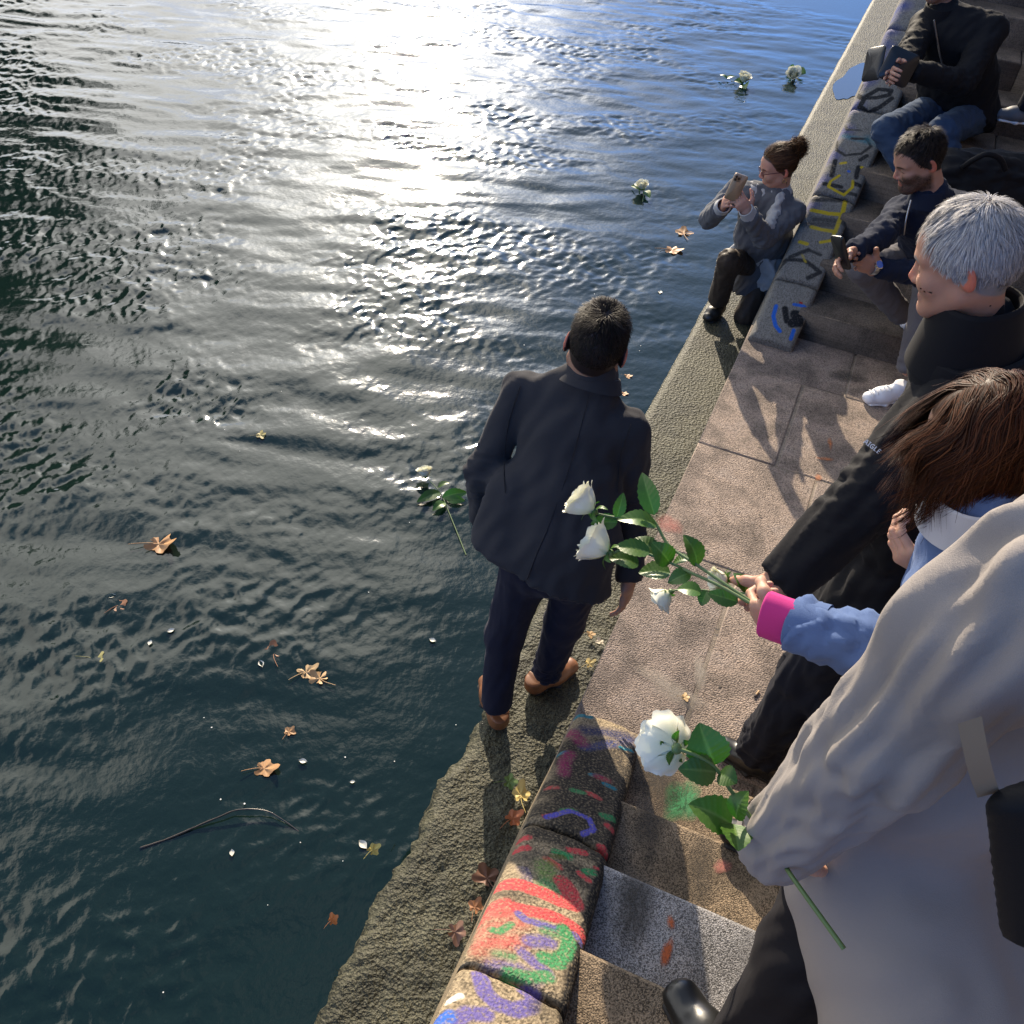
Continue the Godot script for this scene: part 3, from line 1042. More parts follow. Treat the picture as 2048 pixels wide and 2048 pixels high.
func far_strokes() -> Array:
	return [
		[Color(0.30, 0.31, 0.50, 0.75), 0.07, [Vector2(2.573, 0.052), Vector2(2.534, 0.007)], 0.1],
		[Color(0.30, 0.31, 0.50, 0.75), 0.07, [Vector2(2.357, 0.049), Vector2(2.318, 0.004)], 0.1],
		[Color(0.30, 0.31, 0.50, 0.75), 0.07, [Vector2(2.145, 0.046), Vector2(2.107, 0.002)], 0.1],
		[Color(0.30, 0.31, 0.50, 0.75), 0.07, [Vector2(1.938, 0.043), Vector2(1.899, -0.001)], 0.1],
		[Color(0.30, 0.31, 0.50, 0.75), 0.07, [Vector2(1.734, 0.040), Vector2(1.696, -0.004)], 0.1],
		[Color(0.30, 0.31, 0.50, 0.75), 0.07, [Vector2(1.534, 0.037), Vector2(1.496, -0.006)], 0.1],
		[Color(0.30, 0.31, 0.50, 0.75), 0.07, [Vector2(1.337, 0.034), Vector2(1.300, -0.009)], 0.1],
		[Color(0.30, 0.31, 0.50, 0.75), 0.07, [Vector2(1.145, 0.031), Vector2(1.108, -0.011)], 0.1],
		[Color(0.30, 0.31, 0.50, 0.75), 0.07, [Vector2(0.956, 0.028), Vector2(0.919, -0.014)], 0.1],
		[Color(0.18, 0.27, 0.55, 0.5), 0.06, [Vector2(2.566, 0.026), Vector2(2.454, 0.013)], 0.1],
		[Color(0.2, 0.26, 0.52, 0.5), 0.06, [Vector2(2.283, 0.020), Vector2(2.198, 0.095)], 0.1],
		[Color(0.09, 0.095, 0.11, 0.95), 0.017, [Vector2(1.902, 0.008), Vector2(1.834, -0.005), Vector2(1.790, 0.040), Vector2(1.810, 0.127), Vector2(1.852, 0.187), Vector2(1.888, 0.189), Vector2(1.875, 0.114), Vector2(1.804, 0.063), Vector2(1.726, 0.056), Vector2(1.696, 0.117), Vector2(1.746, 0.166), Vector2(1.834, 0.211)], 0.7],
		[Color(0.08, 0.45, 0.52, 0.6), 0.03, [Vector2(1.485, 0.039), Vector2(1.476, 0.189)], 0.2],
		[Color(0.09, 0.095, 0.11, 0.85), 0.012, [Vector2(1.452, 0.009), Vector2(1.374, 0.035), Vector2(1.344, 0.096), Vector2(1.381, 0.175), Vector2(1.452, 0.211), Vector2(1.495, 0.174), Vector2(1.476, 0.089)], 0.5],
		[Color(0.09, 0.095, 0.11, 0.6), 0.011, [Vector2(1.577, 0.017), Vector2(1.535, 0.041), Vector2(1.546, 0.120)], 0.4],
		[Color(0.08, 0.45, 0.52, 0.4), 0.04, [Vector2(1.501, 0.172), Vector2(1.483, 0.233)], 0.2],
		[Color(0.09, 0.095, 0.11, 0.95), 0.018, [Vector2(1.295, 0.053), Vector2(1.181, 0.071)], 0.6],
		[Color(0.09, 0.095, 0.11, 0.9), 0.015, [Vector2(1.380, 0.212), Vector2(1.336, 0.185)], 0.6],
		[Color(0.09, 0.095, 0.11, 0.95), 0.018, [Vector2(1.284, 0.193), Vector2(1.210, 0.204)], 0.6],
		[Color(0.72, 0.62, 0.12, 1), 0.014, [Vector2(1.289, 0.210), Vector2(1.289, 0.216)], 0.6],
		[Color(0.72, 0.62, 0.12, 0.9), 0.013, [Vector2(1.280, 0.090), Vector2(1.292, 0.113)], 0.5],
		[Color(0.16, 0.36, 0.72, 1), 0.01, [Vector2(1.237, 0.148), Vector2(1.236, 0.154)], 0.5],
		[Color(0.09, 0.095, 0.11, 0.95), 0.018, [Vector2(1.115, 0.050), Vector2(1.115, 0.146)], 0.6],
		[Color(0.09, 0.095, 0.11, 0.95), 0.018, [Vector2(1.165, 0.210), Vector2(1.163, 0.243)], 0.6],
		[Color(0.09, 0.095, 0.11, 0.8), 0.015, [Vector2(1.086, 0.147), Vector2(1.093, 0.243)], 0.6],
		[Color(0.72, 0.62, 0.12, 1), 0.011, [Vector2(1.193, 0.110), Vector2(1.141, 0.078), Vector2(1.100, 0.078), Vector2(1.081, 0.130), Vector2(1.067, 0.180), Vector2(1.135, 0.207), Vector2(1.178, 0.195)], 0.6],
		[Color(0.09, 0.095, 0.11, 0.8), 0.024, [Vector2(0.992, 0.034), Vector2(1.033, 0.201)], 0.4],
		[Color(0.09, 0.095, 0.11, 0.7), 0.030, [Vector2(0.856, 0.081), Vector2(0.887, 0.250)], 0.3],
		[Color(0.09, 0.095, 0.11, 0.6), 0.030, [Vector2(0.810, 0.043), Vector2(0.846, 0.192)], 0.3],
		[Color(0.72, 0.62, 0.12, 1), 0.017, [Vector2(1.028, 0.202), Vector2(0.934, 0.216), Vector2(0.916, 0.141), Vector2(0.915, 0.047)], 0.6],
		[Color(0.72, 0.62, 0.12, 0.9), 0.017, [Vector2(0.927, 0.214), Vector2(0.809, 0.218), Vector2(0.797, 0.146), Vector2(0.800, 0.083)], 0.5],
		[Color(0.72, 0.62, 0.12, 0.95), 0.014, [Vector2(0.802, 0.216), Vector2(0.747, 0.221), Vector2(0.713, 0.167)], 0.5],
		[Color(0.72, 0.62, 0.12, 0.95), 0.017, [Vector2(0.684, 0.060), Vector2(0.679, 0.098)], 0.5],
		[Color(0.09, 0.095, 0.11, 0.85), 0.018, [Vector2(0.471, -0.007), Vector2(0.572, 0.046), Vector2(0.641, 0.120)], 0.5],
		[Color(0.09, 0.095, 0.11, 0.9), 0.018, [Vector2(0.544, -0.007), Vector2(0.566, 0.129), Vector2(0.522, 0.232), Vector2(0.462, 0.183)], 0.5],
		[Color(0.72, 0.62, 0.12, 0.5), 0.011, [Vector2(0.601, 0.099), Vector2(0.557, 0.136)], 0.3],
		[Color(0.09, 0.095, 0.11, 0.8), 0.015, [Vector2(0.641, 0.120), Vector2(0.632, 0.194)], 0.4],
		[Color(0.12, 0.36, 0.72, 1), 0.014, [Vector2(0.233, 0.083), Vector2(0.167, 0.091), Vector2(0.109, 0.124), Vector2(0.082, 0.158)], 0.6],
		[Color(0.12, 0.36, 0.72, 1), 0.014, [Vector2(0.058, 0.230), Vector2(0.115, 0.226)], 0.6],
		[Color(0.12, 0.36, 0.72, 0.95), 0.012, [Vector2(0.272, 0.170), Vector2(0.280, 0.223), Vector2(0.263, 0.261)], 0.6],
		[Color(0.09, 0.095, 0.11, 1), 0.036, [Vector2(0.213, 0.199), Vector2(0.176, 0.236), Vector2(0.156, 0.203)], 0.7],
		[Color(0.09, 0.095, 0.11, 1), 0.021, [Vector2(0.230, 0.133), Vector2(0.155, 0.172)], 0.6],
		[Color(0.6, 0.16, 0.12, 1), 0.008, [Vector2(0.296, 0.197), Vector2(0.294, 0.206)], 0.6]]


func clear_rims(im: Image) -> void:
	for x in im.get_width():
		for y in [0, 1, 2, im.get_height() - 3, im.get_height() - 2, im.get_height() - 1]:
			var c := im.get_pixel(x, y)
			im.set_pixel(x, y, Color(c.r, c.g, c.b, 0.0))


# ---------------------------------------------------------------- people
func frame(at: Vector3, fwd: Vector3, up := Vector3.UP, s := 1.0) -> Transform3D:
	var z := -fwd.normalized()
	var x := up.cross(z).normalized()
	return Transform3D(Basis(x * s, z.cross(x) * s, z * s), at)


# a head in its own axes: face towards -z, chin at y -0.11, crown at y 0.13
func head_field(xf: Transform3D, neck: Vector3, beard := 0.0, ears := 1.0) -> Field:
	var f := Field.new()
	var s := xf.basis.x.length()
	var c := func(a: Vector3, b: Vector3, r0: float, r1: float, k: float) -> void:
		f.cone(xf * a, xf * b, r0 * s, r1 * s, k * s)
	f.egg(xf, Vector3(0, 0.034, 0.014), Vector3(0.0755, 0.096, 0.099), 0.02)
	f.egg(xf, Vector3(0, -0.03, -0.03), Vector3(0.060, 0.078, 0.066), 0.03)
	f.egg(xf, Vector3(0, 0.045, -0.045), Vector3(0.058, 0.052, 0.050), 0.03)
	for e in [-1.0, 1.0]:
		c.call(Vector3(e * 0.052, -0.055, 0.0), Vector3(e * 0.016, -0.098, -0.070), 0.018, 0.016, 0.03)
		c.call(Vector3(e * 0.046, 0.024, -0.070), Vector3(e * 0.014, 0.020, -0.088), 0.011, 0.012, 0.015)
		f.egg(xf, Vector3(e * 0.040, -0.028, -0.066), Vector3(0.022, 0.021, 0.021), 0.025)
		f.egg(xf, Vector3(e * 0.031, 0.001, -0.099), Vector3(0.017, 0.011, 0.014), 0.014, 4)
		f.egg(xf, Vector3(e * 0.031, 0.000, -0.0765), Vector3(0.0125, 0.0115, 0.0125), 0.006)
		# nostril wing
		f.egg(xf, Vector3(e * 0.0115, -0.034, -0.099), Vector3(0.0085, 0.0075, 0.010), 0.008)
		# ear: a tilted shell with a hollow
		var turn := Basis(Vector3.UP, e * 0.35) * Basis(Vector3.RIGHT, -0.15)
		f.egg(xf, Vector3(e * (0.079 if ears > 0.5 else 0.068), -0.002, 0.018), Vector3(0.0085, 0.032, 0.019), 0.010, 0, turn)
		f.egg(xf, Vector3(e * 0.088, 0.001, 0.013), Vector3(0.007, 0.019, 0.010), 0.006, 4, turn)
	c.call(Vector3(0, -0.100, -0.078), Vector3(0, -0.096, -0.074), 0.017, 0.018, 0.025)
	c.call(Vector3(0, 0.012, -0.088), Vector3(0, -0.027, -0.108), 0.0075, 0.0095, 0.010)
	c.call(Vector3(-0.018, -0.0640, -0.0865), Vector3(0.018, -0.0640, -0.0865), 0.0062, 0.0062, 0.008)
	c.call(Vector3(-0.014, -0.0730, -0.0850), Vector3(0.014, -0.0730, -0.0850), 0.0072, 0.0072, 0.008)
	if beard > 0.0:
		f.egg(xf, Vector3(0, -0.095, -0.060), Vector3(0.040, 0.026, 0.032), 0.03)
	f.cone(xf * Vector3(0, -0.045, 0.022), neck, 0.053 * s, 0.060 * s, 0.03)
	return f


func head_tint(p: Vector3, inv: Transform3D, skin: Color, hair: Color, beard: float, n: FastNoiseLite, bald: bool) -> Color:
	var l := inv * p
	var tone := 1.0 + n.get_noise_3dv(p * 20.0) * 0.08
	var c := Color(skin.r * tone, skin.g * tone, skin.b * tone)
	if l.length() > 0.2 or l.y < -0.16:
		return c
	# ears, nose tip and cheeks are redder
	var red := clampf((absf(l.x) - 0.075) / 0.01, 0.0, 1.0) * 0.5 + clampf(1.0 - (l - Vector3(0, -0.03, -0.11)).length() / 0.025, 0.0, 1.0) * 0.4
	c = c.lerp(Color(c.r * 1.3, c.g * 0.5, c.b * 0.42), clampf(red * 1.3, 0.0, 1.0))
	if l.z < -0.04:
		var lip := clampf(1.0 - (Vector2(l.x / 0.024, (l.y + 0.0685) / 0.011)).length(), 0.0, 1.0)
		c = c.lerp(Color(skin.r * 0.85, skin.g * 0.45, skin.b * 0.45), clampf(lip * 3.0, 0.0, 0.8))
		var slit := clampf(1.0 - absf(l.y + 0.0686) / 0.0055, 0.0, 1.0) * clampf(1.0 - absf(l.x) / 0.022, 0.0, 1.0)
		c = c.lerp(Color(skin.r * 0.22, skin.g * 0.12, skin.b * 0.12), clampf(slit * 0.8, 0.0, 0.5))
		var ex := absf(l.x) - 0.031
		var lash := clampf(1.0 - absf(l.y + 0.003 + ex * ex * 9.0) / 0.0028, 0.0, 1.0) * clampf(1.0 - absf(ex) / 0.015, 0.0, 1.0)
		c = c.lerp(Color(0.02, 0.015, 0.012), clampf(lash * 3.0, 0.0, 0.9))
		var brow := clampf(1.0 - absf(l.y - 0.023 - absf(ex) * -0.15) / 0.006, 0.0, 1.0) * clampf(1.0 - absf(absf(l.x) - 0.032) / 0.022, 0.0, 1.0)
		c = c.lerp(hair, clampf(brow * 3.0, 0.0, 0.85))
	if beard > 0.0:
		var lo := clampf((-0.030 - l.y - clampf((l.z + 0.02) * 0.8, -0.02, 0.0)) / 0.018, 0.0, 1.0)
		var mouth := clampf(1.0 - Vector2(l.x / 0.024, (l.y + 0.0685) / 0.010).length(), 0.0, 1.0)
		var cheek := 1.0 if absf(l.x) > 0.03 or l.y < -0.048 else 0.0
		var under := clampf((l.y + 0.135) / 0.02, 0.0, 1.0)
		var b := lo * cheek * under * (1.0 - clampf(mouth * 3.0, 0.0, 1.0)) * clampf((0.03 - l.z) / 0.02, 0.0, 1.0)
		c = c.lerp(hair, b * beard * (0.85 + n.get_noise_3dv(p * 300.0) * 0.3))
	if not bald and on_scalp(l) > 0.0 and absf(l.x) < 0.083:
		c = c.lerp(hair, clampf(on_scalp(l) / 0.006, 0.0, 1.0))
	return c


# how far inside the hairline a point of the head is
func on_scalp(l: Vector3) -> float:
	var edge := 0.0
	if l.z < -0.055: edge = lerpf(0.062, 0.082, clampf((-0.055 - l.z) / 0.03, 0, 1))
	elif l.z < -0.03: edge = lerpf(0.020, 0.062, (-0.03 - l.z) / 0.025)
	elif l.z < 0.0: edge = lerpf(-0.012, 0.020, -l.z / 0.03)
	elif l.z < 0.04: edge = lerpf(-0.012, -0.05, l.z / 0.04)
	else: edge = lerpf(-0.05, -0.075, clampf((l.z - 0.04) / 0.05, 0, 1))
	return l.y - edge


# a hand: palm, four fingers of unequal length bent at three joints, and a thumb from the side of the palm
func hand_field(wrist: Vector3, d: Vector3, pn: Vector3, t: Vector3, curl: Array, s := 1.0, thumb_in := 0.5, spread := 0.06) -> Field:
	var f := Field.new()
	d = d.normalized()
	t = (t - d * t.dot(d)).normalized()
	var n := d.cross(t)
	if n.dot(pn) < 0.0: n = -n
	f.cone(wrist - d * 0.05 * s, wrist + d * 0.01 * s, 0.021 * s, 0.021 * s, 0.02, t, 1.3)
	f.cone(wrist + d * 0.012 * s, wrist + d * 0.078 * s, 0.0145 * s, 0.0125 * s, 0.02, t, 2.7)
	f.cone(wrist + d * 0.02 * s + t * 0.016 * s + n * 0.006 * s, wrist + d * 0.05 * s + t * 0.03 * s + n * 0.006 * s, 0.016 * s, 0.014 * s, 0.015)
	var off := [0.029, 0.0095, -0.0095, -0.027]
	var lens := [[0.042, 0.026, 0.021], [0.046, 0.030, 0.022], [0.043, 0.028, 0.022], [0.033, 0.021, 0.019]]
	for i in 4:
		var p: Vector3 = wrist + d * (0.088 - absf(off[i] - 0.008) * 0.25) * s + t * off[i] * s
		var a := 0.0
		var side: Vector3 = (d + t * off[i] * spread * 40.0).normalized()
		f.cone(wrist + d * 0.055 * s + t * off[i] * 0.85 * s, p, 0.0115 * s, 0.0105 * s, 0.012)
		for q in 3:
			a += curl[i] * [0.75, 1.0, 0.7][q]
			var e: Vector3 = p + (side * cos(a) + n * sin(a)) * lens[i][q] * s
			var r0 := (0.0098 - q * 0.0009 - (0.0012 if i == 3 else 0.0)) * s
			f.cone(p, e, r0, r0 - 0.0009 * s, 0.004)
			p = e
	var p := wrist + d * 0.028 * s + t * 0.030 * s
	var dir := (t * 0.75 + d * 0.7 + n * 0.25).normalized()
	for q in 3:
		var e: Vector3 = p + dir * [0.042, 0.033, 0.027][q] * s
		f.cone(p, e, (0.0135 - q * 0.002) * s, (0.0118 - q * 0.002) * s, 0.01)
		dir = (dir + (n * 0.55 - t * 0.55 + d * 0.15) * thumb_in).normalized()
		p = e
	return f


func torso_frame(j: Dictionary) -> Array:
	var c: Vector3 = (j.sh[0] + j.sh[1]) / 2
	var hm: Vector3 = (j.hip[0] + j.hip[1]) / 2
	var u := (c - hm).normalized()
	var r: Vector3 = (j.sh[1] - j.sh[0]).normalized()
	return [c, hm, u, r]


# jacket, coat or jumper over the upper body: one surface with sleeves cut off flat at the wrists and a flat hem
func top_field(j: Dictionary, w: Dictionary) -> Field:
	var f := Field.new()
	var t := torso_frame(j)
	var c: Vector3 = t[0]
	var hm: Vector3 = t[1]
	var u: Vector3 = t[2]
	var r: Vector3 = t[3]
	var hr: Vector3 = (j.hip[1] - j.hip[0]).normalized()
	if hr.dot(r) < 0: hr = -hr
	var wr: Vector3 = (r + hr).normalized()
	var arm: Array = w.arm
	var sx: float = w.get("sx", 1.42)
	var waist: Vector3 = hm.lerp(c, 0.42) + w.get("bulge", Vector3.ZERO)
	f.cone(j.sh[0] + u * 0.012, j.sh[1] + u * 0.012, w.get("pad", 0.062), w.get("pad", 0.062), 0.05)
	f.cone(j.sh[0].lerp(c, 0.55) + u * 0.03, j.neck, 0.06, 0.062, 0.05)
	f.cone(j.sh[1].lerp(c, 0.55) + u * 0.03, j.neck, 0.06, 0.062, 0.05)
	f.cone(c - u * 0.06, waist, w.chest, w.waist, 0.06, r, sx)
	f.cone(waist, hm, w.waist, w.hips, 0.06, wr, sx)
	if w.has("hem"):
		f.cone(hm, w.hem, w.hips, w.hem_r, 0.05, hr, w.get("hem_sx", sx), 2)
	for i in 2:
		if w.get("no_arm", -1) == i: continue
		f.cone(j.sh[i], j.el[i], arm[0], arm[1], 0.022)
		f.cone(j.el[i], j.wr[i], arm[1], arm[2], 0.018, Vector3.ZERO, 1.0, 2)
	return f


func legs_field(j: Dictionary, w: Dictionary) -> Field:
	var f := Field.new()
	var hm: Vector3 = (j.hip[0] + j.hip[1]) / 2
	var up: Vector3 = ((j.sh[0] + j.sh[1]) / 2 - hm).normalized()
	f.cone(hm + up * 0.10, hm - up * 0.02, w.get("belt", 0.105), w.get("seat", 0.115), 0.05, j.hip[1] - j.hip[0], 1.35)
	for i in 2:
		f.cone(j.hip[i], j.knee[i], w.leg[0], w.leg[1], 0.05)
		f.cone(j.knee[i], j.ank[i], w.leg[1], w.leg[2], 0.03, Vector3.ZERO, 1.0, 2)
	return f


# the body under the clothes, in one surface with the head and hands
func skin_fields(j: Dictionary, o: Dictionary) -> Array:
	var f := Field.new()
	var t := torso_frame(j)
	var r: Vector3 = t[3]
	f.cone(j.sh[0], j.sh[1], 0.045, 0.045, 0.05)
	f.cone(t[0] - t[2] * 0.08, t[1].lerp(t[0], 0.4), 0.08, 0.075, 0.05, r, 1.4)
	f.cone(t[1].lerp(t[0], 0.4), t[1], 0.075, 0.085, 0.05, r, 1.4)
	f.cone(t[0], j.neck, 0.07, 0.055, 0.05)
	for i in 2:
		f.cone(j.sh[i], j.el[i], 0.042, 0.034, 0.03)
		f.cone(j.el[i], j.wr[i], 0.034, 0.024, 0.03)
		f.cone(j.hip[i], j.knee[i], 0.068, 0.048, 0.04)
		f.cone(j.knee[i], j.ank[i], 0.046, 0.032, 0.03)
	var out := [[f, 0.018], [head_field(o.xf, j.neck, o.get("beard_bulk", 0.0), o.get("ears", 1.0)), o.get("head_cell", 0.0035)]]
	for h in o.get("hands", []):
		out.append([h, o.get("hand_cell", 0.003)])
	return out


func shoe(parent: Node3D, heel: Vector3, toe: Vector3, upper: Material, sole: Material, ankle_h := 0.085, up := Vector3.UP, wide := 1.08) -> void:
	var d := (toe - heel).normalized()
	up = (up - d * up.dot(d)).normalized()
	var side := d.cross(up)
	var f := Field.new()
	var l := heel.distance_to(toe)
	f.cone(heel + d * 0.038 + up * 0.040, heel + d * l * 0.55 + up * 0.042, 0.034, 0.036, 0.03, side, wide)
	f.cone(heel + d * l * 0.5 + up * 0.036, toe - d * 0.042 + up * 0.030, 0.037, 0.030, 0.03, side, wide * 1.18)
	f.cone(heel + d * 0.045 + up * 0.05, heel + d * 0.040 + up * ankle_h, 0.037, 0.040, 0.025, d, 1.2, 2)
	f.cone(heel + d * l * 0.35 + up * 0.06, heel + d * l * 0.6 + up * 0.047, 0.026, 0.026, 0.03, side, 1.2)
	add_job("shoe", parent, upper, [[f, 0.006]])
	var g := Field.new()
	g.cone(heel + d * 0.036 + up * 0.008, heel + d * l * 0.5 + up * 0.008, 0.012, 0.012, 0.02, side, 2.9)
	g.cone(heel + d * l * 0.5 + up * 0.008, toe - d * 0.044 + up * 0.009, 0.012, 0.012, 0.02, side, 3.7)
	add_job("sole", parent, sole, [[g, 0.006]])


# a band of cloth round a limb or a neck: a short open ring with thickness
func ring(called: String, parent: Node3D, a: Vector3, b: Vector3, r0: float, r1: float, material: Material, wide := Vector3.ZERO, sx := 1.0, thick := 0.006, gap := 0.0, wob := 0.0) -> MeshInstance3D:
	var y := (b - a).normalized()
	var x := wide - y * wide.dot(y)
	if x.length() < 1e-3: x = y.cross(Vector3(0.3, 0.2, 0.9))
	x = x.normalized()
	var z := x.cross(y)
	var off := base_of(parent)
	var f := func(p: float, q: float) -> Vector3:
		var ang := lerpf(gap, TAU - gap, p)
		var prof := [[0.0, 0.0], [0.0, 1.0], [-0.5, 1.06], [-1.0, 1.0], [-1.0, 0.0]]
		var i := mini(int(q * 4.0), 3)
		var w := q * 4.0 - i
		var rr := lerpf(prof[i][0], prof[i + 1][0], w) * thick
		var yy := lerpf(prof[i][1], prof[i + 1][1], w)
		var r := lerpf(r0, r1, yy) + rr + wob * sin(ang * 3.0 + yy)
		return a.lerp(b, yy) + (x * cos(ang) * sx + z * sin(ang)) * r - off
	return mesh_node(called, grid_mesh(36, 12, f), material, parent)


func eye_dir(p: Vector3) -> Vector3:
	return (Vector3(0, 2.75, 0) - p).normalized()


# first point of a field's surface met on the way from `a` to `b`
func on_surface(f: Field, a: Vector3, b: Vector3, out := 0.0) -> Vector3:
	var all := PackedInt32Array(range(f.inv.size()))
	var d := (b - a).normalized()
	var t := 0.0
	var l := a.distance_to(b)
	while t < l:
		var e := f.at(a + d * t, all)
		if e < 0.0015: break
		t += maxf(e * 0.8, 0.002)
	return a + d * (t - out)


func seam(called: String, parent: Node3D, f: Field, pts: Array, r: float, m: Material) -> void:
	var path := PackedVector3Array()
	var rough := PackedVector3Array()
	for q in pts: rough.append(q)
	for q in smooth_path(rough, 6):
		path.append(on_surface(f, q + eye_dir(q) * 0.25, q - eye_dir(q) * 0.4, 0.0025) - parent.position)
	mesh_node(called, tube(path, even(path.size(), r), 6), m, parent)


var hair_jobs := []


func build_people() -> void:
	var skin_n := noise(1.0, 2, 91)
	var fn := noise(1.0, 2, 92)
	var soft := noise(1.0, 1, 93)
	var rub := plain("black_rubber", lin(0.015, 0.014, 0.014), 0.7)

	# === man in the dark suit on the ledge, seen from behind
	var o := thing("person", Vector3(-0.589, -0.36, -2.144), "person in dark blue suit and brown shoes standing on the ledge, back turned", "person")
	var j := {"head": Vector3(-0.568, 1.28, -2.289), "neck": Vector3(-0.56, 1.198, -2.268), "sh": [Vector3(-0.77, 1.064, -2.257), Vector3(-0.417, 1.043, -2.257)], "el": [Vector3(-0.845, 0.77, -2.179), Vector3(-0.369, 0.737, -2.298)], "wr": [Vector3(-0.849, 0.516, -2.228), Vector3(-0.303, 0.516, -2.192)], "hip": [Vector3(-0.62, 0.581, -2.084), Vector3(-0.453, 0.608, -2.117)], "knee": [Vector3(-0.677, 0.131, -2.099), Vector3(-0.499, 0.168, -2.22)], "ank": [Vector3(-0.665, -0.238, -2.063), Vector3(-0.548, -0.233, -2.289)]}
	var xf := frame(j.head, Vector3(-0.22, -0.22, -1.0), Vector3(0.10, 1, -0.1), 1.04)
	var sk := Color(0.36, 0.20, 0.135)
	var hr := Color(0.016, 0.011, 0.009)
	var hand_r := hand_field(j.wr[1] + Vector3(0, -0.01, 0), Vector3(0.06, -1, 0.02), Vector3(-1, -0.1, 0.2), Vector3(0.1, 0, -1), [0.22, 0.26, 0.30, 0.34], 1.0, 0.3)
	var hand_l := hand_field(j.wr[0], Vector3(-0.1, -1, -0.25), Vector3(1, 0, 0), Vector3(0, 0, -1), [0.35, 0.4, 0.45, 0.5])
	add_job("body", o, mats.skin, skin_fields(j, {"xf": xf, "hands": [hand_r, hand_l], "hand_cell": 0.0035}), [], head_tint.bind(xf.affine_inverse(), sk, hr, 0.5, skin_n, false))
	var suit := cloth("charcoal_wool", lin(0.043, 0.042, 0.047), 8.0, 0.25, 0.35)
	var jj := j.duplicate()
	jj.hip = [j.hip[0] + Vector3(0, 0.10, -0.01), j.hip[1] + Vector3(0, 0.10, -0.01)]
	var hem: Vector3 = (j.hip[0] + j.hip[1]) / 2 + Vector3(-0.03, -0.015, 0.02)
	var jf := top_field(jj, {"arm": [0.063, 0.056, 0.046], "chest": 0.118, "waist": 0.112, "hips": 0.132, "hem": hem, "hem_r": 0.168, "hem_sx": 1.42, "sx": 1.40, "pad": 0.056})
	jf.cone(Vector3(-0.721, 0.789, -2.111), Vector3(-0.73, 0.63, -2.023), 0.075, 0.062, 0.06, Vector3.ZERO, 1.0, 2)
	var elb: Vector3 = j.el[0]
	add_job("jacket", o, suit, [[jf, 0.010]], [fold(soft, Vector3(0.35, 1, 0), 0.30, 0.06, 0.007), fold(soft, Vector3(1, 0.25, 0.1), 0.14, 0.025, 0.006, elb, 0.16), fold(soft, Vector3(1, 0.25, 0.1), 0.14, 0.025, 0.006, j.el[1], 0.16)])
	var nk: Vector3 = j.neck
	ring("collar", o, nk + Vector3(0, -0.040, 0.005), nk + Vector3(0.0, -0.004, -0.012), 0.092, 0.078, suit, Vector3(1, 0, 0), 1.06, 0.008)
	var thread := plain("dark_thread", lin(0.012, 0.012, 0.016), 0.9)
	seam("back_seam", o, jf, [Vector3(-0.571, 1.092, -2.31), Vector3(-0.56, 0.918, -2.177), Vector3(-0.562, 0.762, -2.035)], 0.0012, thread)
	seam("vent_seam", o, jf, [Vector3(-0.562, 0.762, -2.035), Vector3(-0.578, 0.668, -2.009), Vector3(-0.579, 0.614, -1.951)], 0.0026, thread)
	seam("armhole_seam", o, jf, [Vector3(-0.76, 1.12, -2.211), Vector3(-0.772, 0.994, -2.174), Vector3(-0.76, 0.866, -2.139), Vector3(-0.73, 0.801, -2.091)], 0.0016, thread)
	seam("armhole_seam", o, jf, [Vector3(-0.41, 1.1, -2.224), Vector3(-0.417, 0.987, -2.2), Vector3(-0.397, 0.875, -2.176)], 0.0016, thread)
	var trous := cloth("dark_navy_trousers", lin(0.016, 0.017, 0.034), 9.0, 0.2, 0.3)
	add_job("trousers", o, trous, [[legs_field(j, {"leg": [0.088, 0.070, 0.058], "seat": 0.118}), 0.010]], [fold(fn, Vector3(0.1, 1, 0), 0.2, 0.045, 0.006), fold(fn, Vector3(1, 0, 0.3), 0.12, 0.03, 0.010, j.ank[1], 0.2)])
	var brown := plain("brown_leather", lin(0.19, 0.072, 0.026), 0.5)
	shoe(o, Vector3(-0.625, -0.36, -2.028), Vector3(-0.774, -0.36, -2.229) + Vector3(-0.015, 0, -0.02), brown, rub)
	shoe(o, Vector3(-0.604, -0.36, -2.244), Vector3(-0.48, -0.36, -2.459) + Vector3(0.012, 0, -0.02), brown, rub)
	hair_jobs.append({"o": o, "xf": xf, "n": 6500, "len": [0.008, 0.017], "lift": 0.7, "w": 0.0011, "c": Color(0.009, 0.007, 0.006), "c2": Color(0.028, 0.020, 0.016), "whorl": Vector3(0, 0.11, 0.06), "thick": 0.002, "seed": 1, "top": 1.8})

	# === woman kneeling on the ledge with a phone
	o = thing("person", Vector3(-0.55, -0.36, -5.576), "person with a hair bun in grey blazer kneeling on the ledge, taking a picture", "person")
	j = {"head": Vector3(-0.495, 0.68, -5.529), "neck": Vector3(-0.458, 0.533, -5.55), "sh": [Vector3(-0.699, 0.498, -5.507), Vector3(-0.332, 0.46, -5.507)], "el": [Vector3(-0.791, 0.356, -5.378), Vector3(-0.442, 0.367, -5.27)], "wr": [Vector3(-0.708, 0.522, -5.183), Vector3(-0.547, 0.551, -5.119)], "hip": [Vector3(-0.524, -0.011, -5.723), Vector3(-0.393, 0.032, -5.788)], "knee": [Vector3(-0.617, 0.121, -5.399), Vector3(-0.455, -0.332, -5.637)], "ank": [Vector3(-0.638, -0.233, -5.561), Vector3(-0.343, -0.414, -6.101)]}
	xf = frame(j.head, Vector3(-0.86, -0.30, 0.42), Vector3(0, 1, 0), 0.96)
	sk = Color(0.44, 0.235, 0.17)
	hr = Color(0.035, 0.017, 0.010)
	var phone: Vector3 = Vector3(-0.646, 0.686, -5.097)
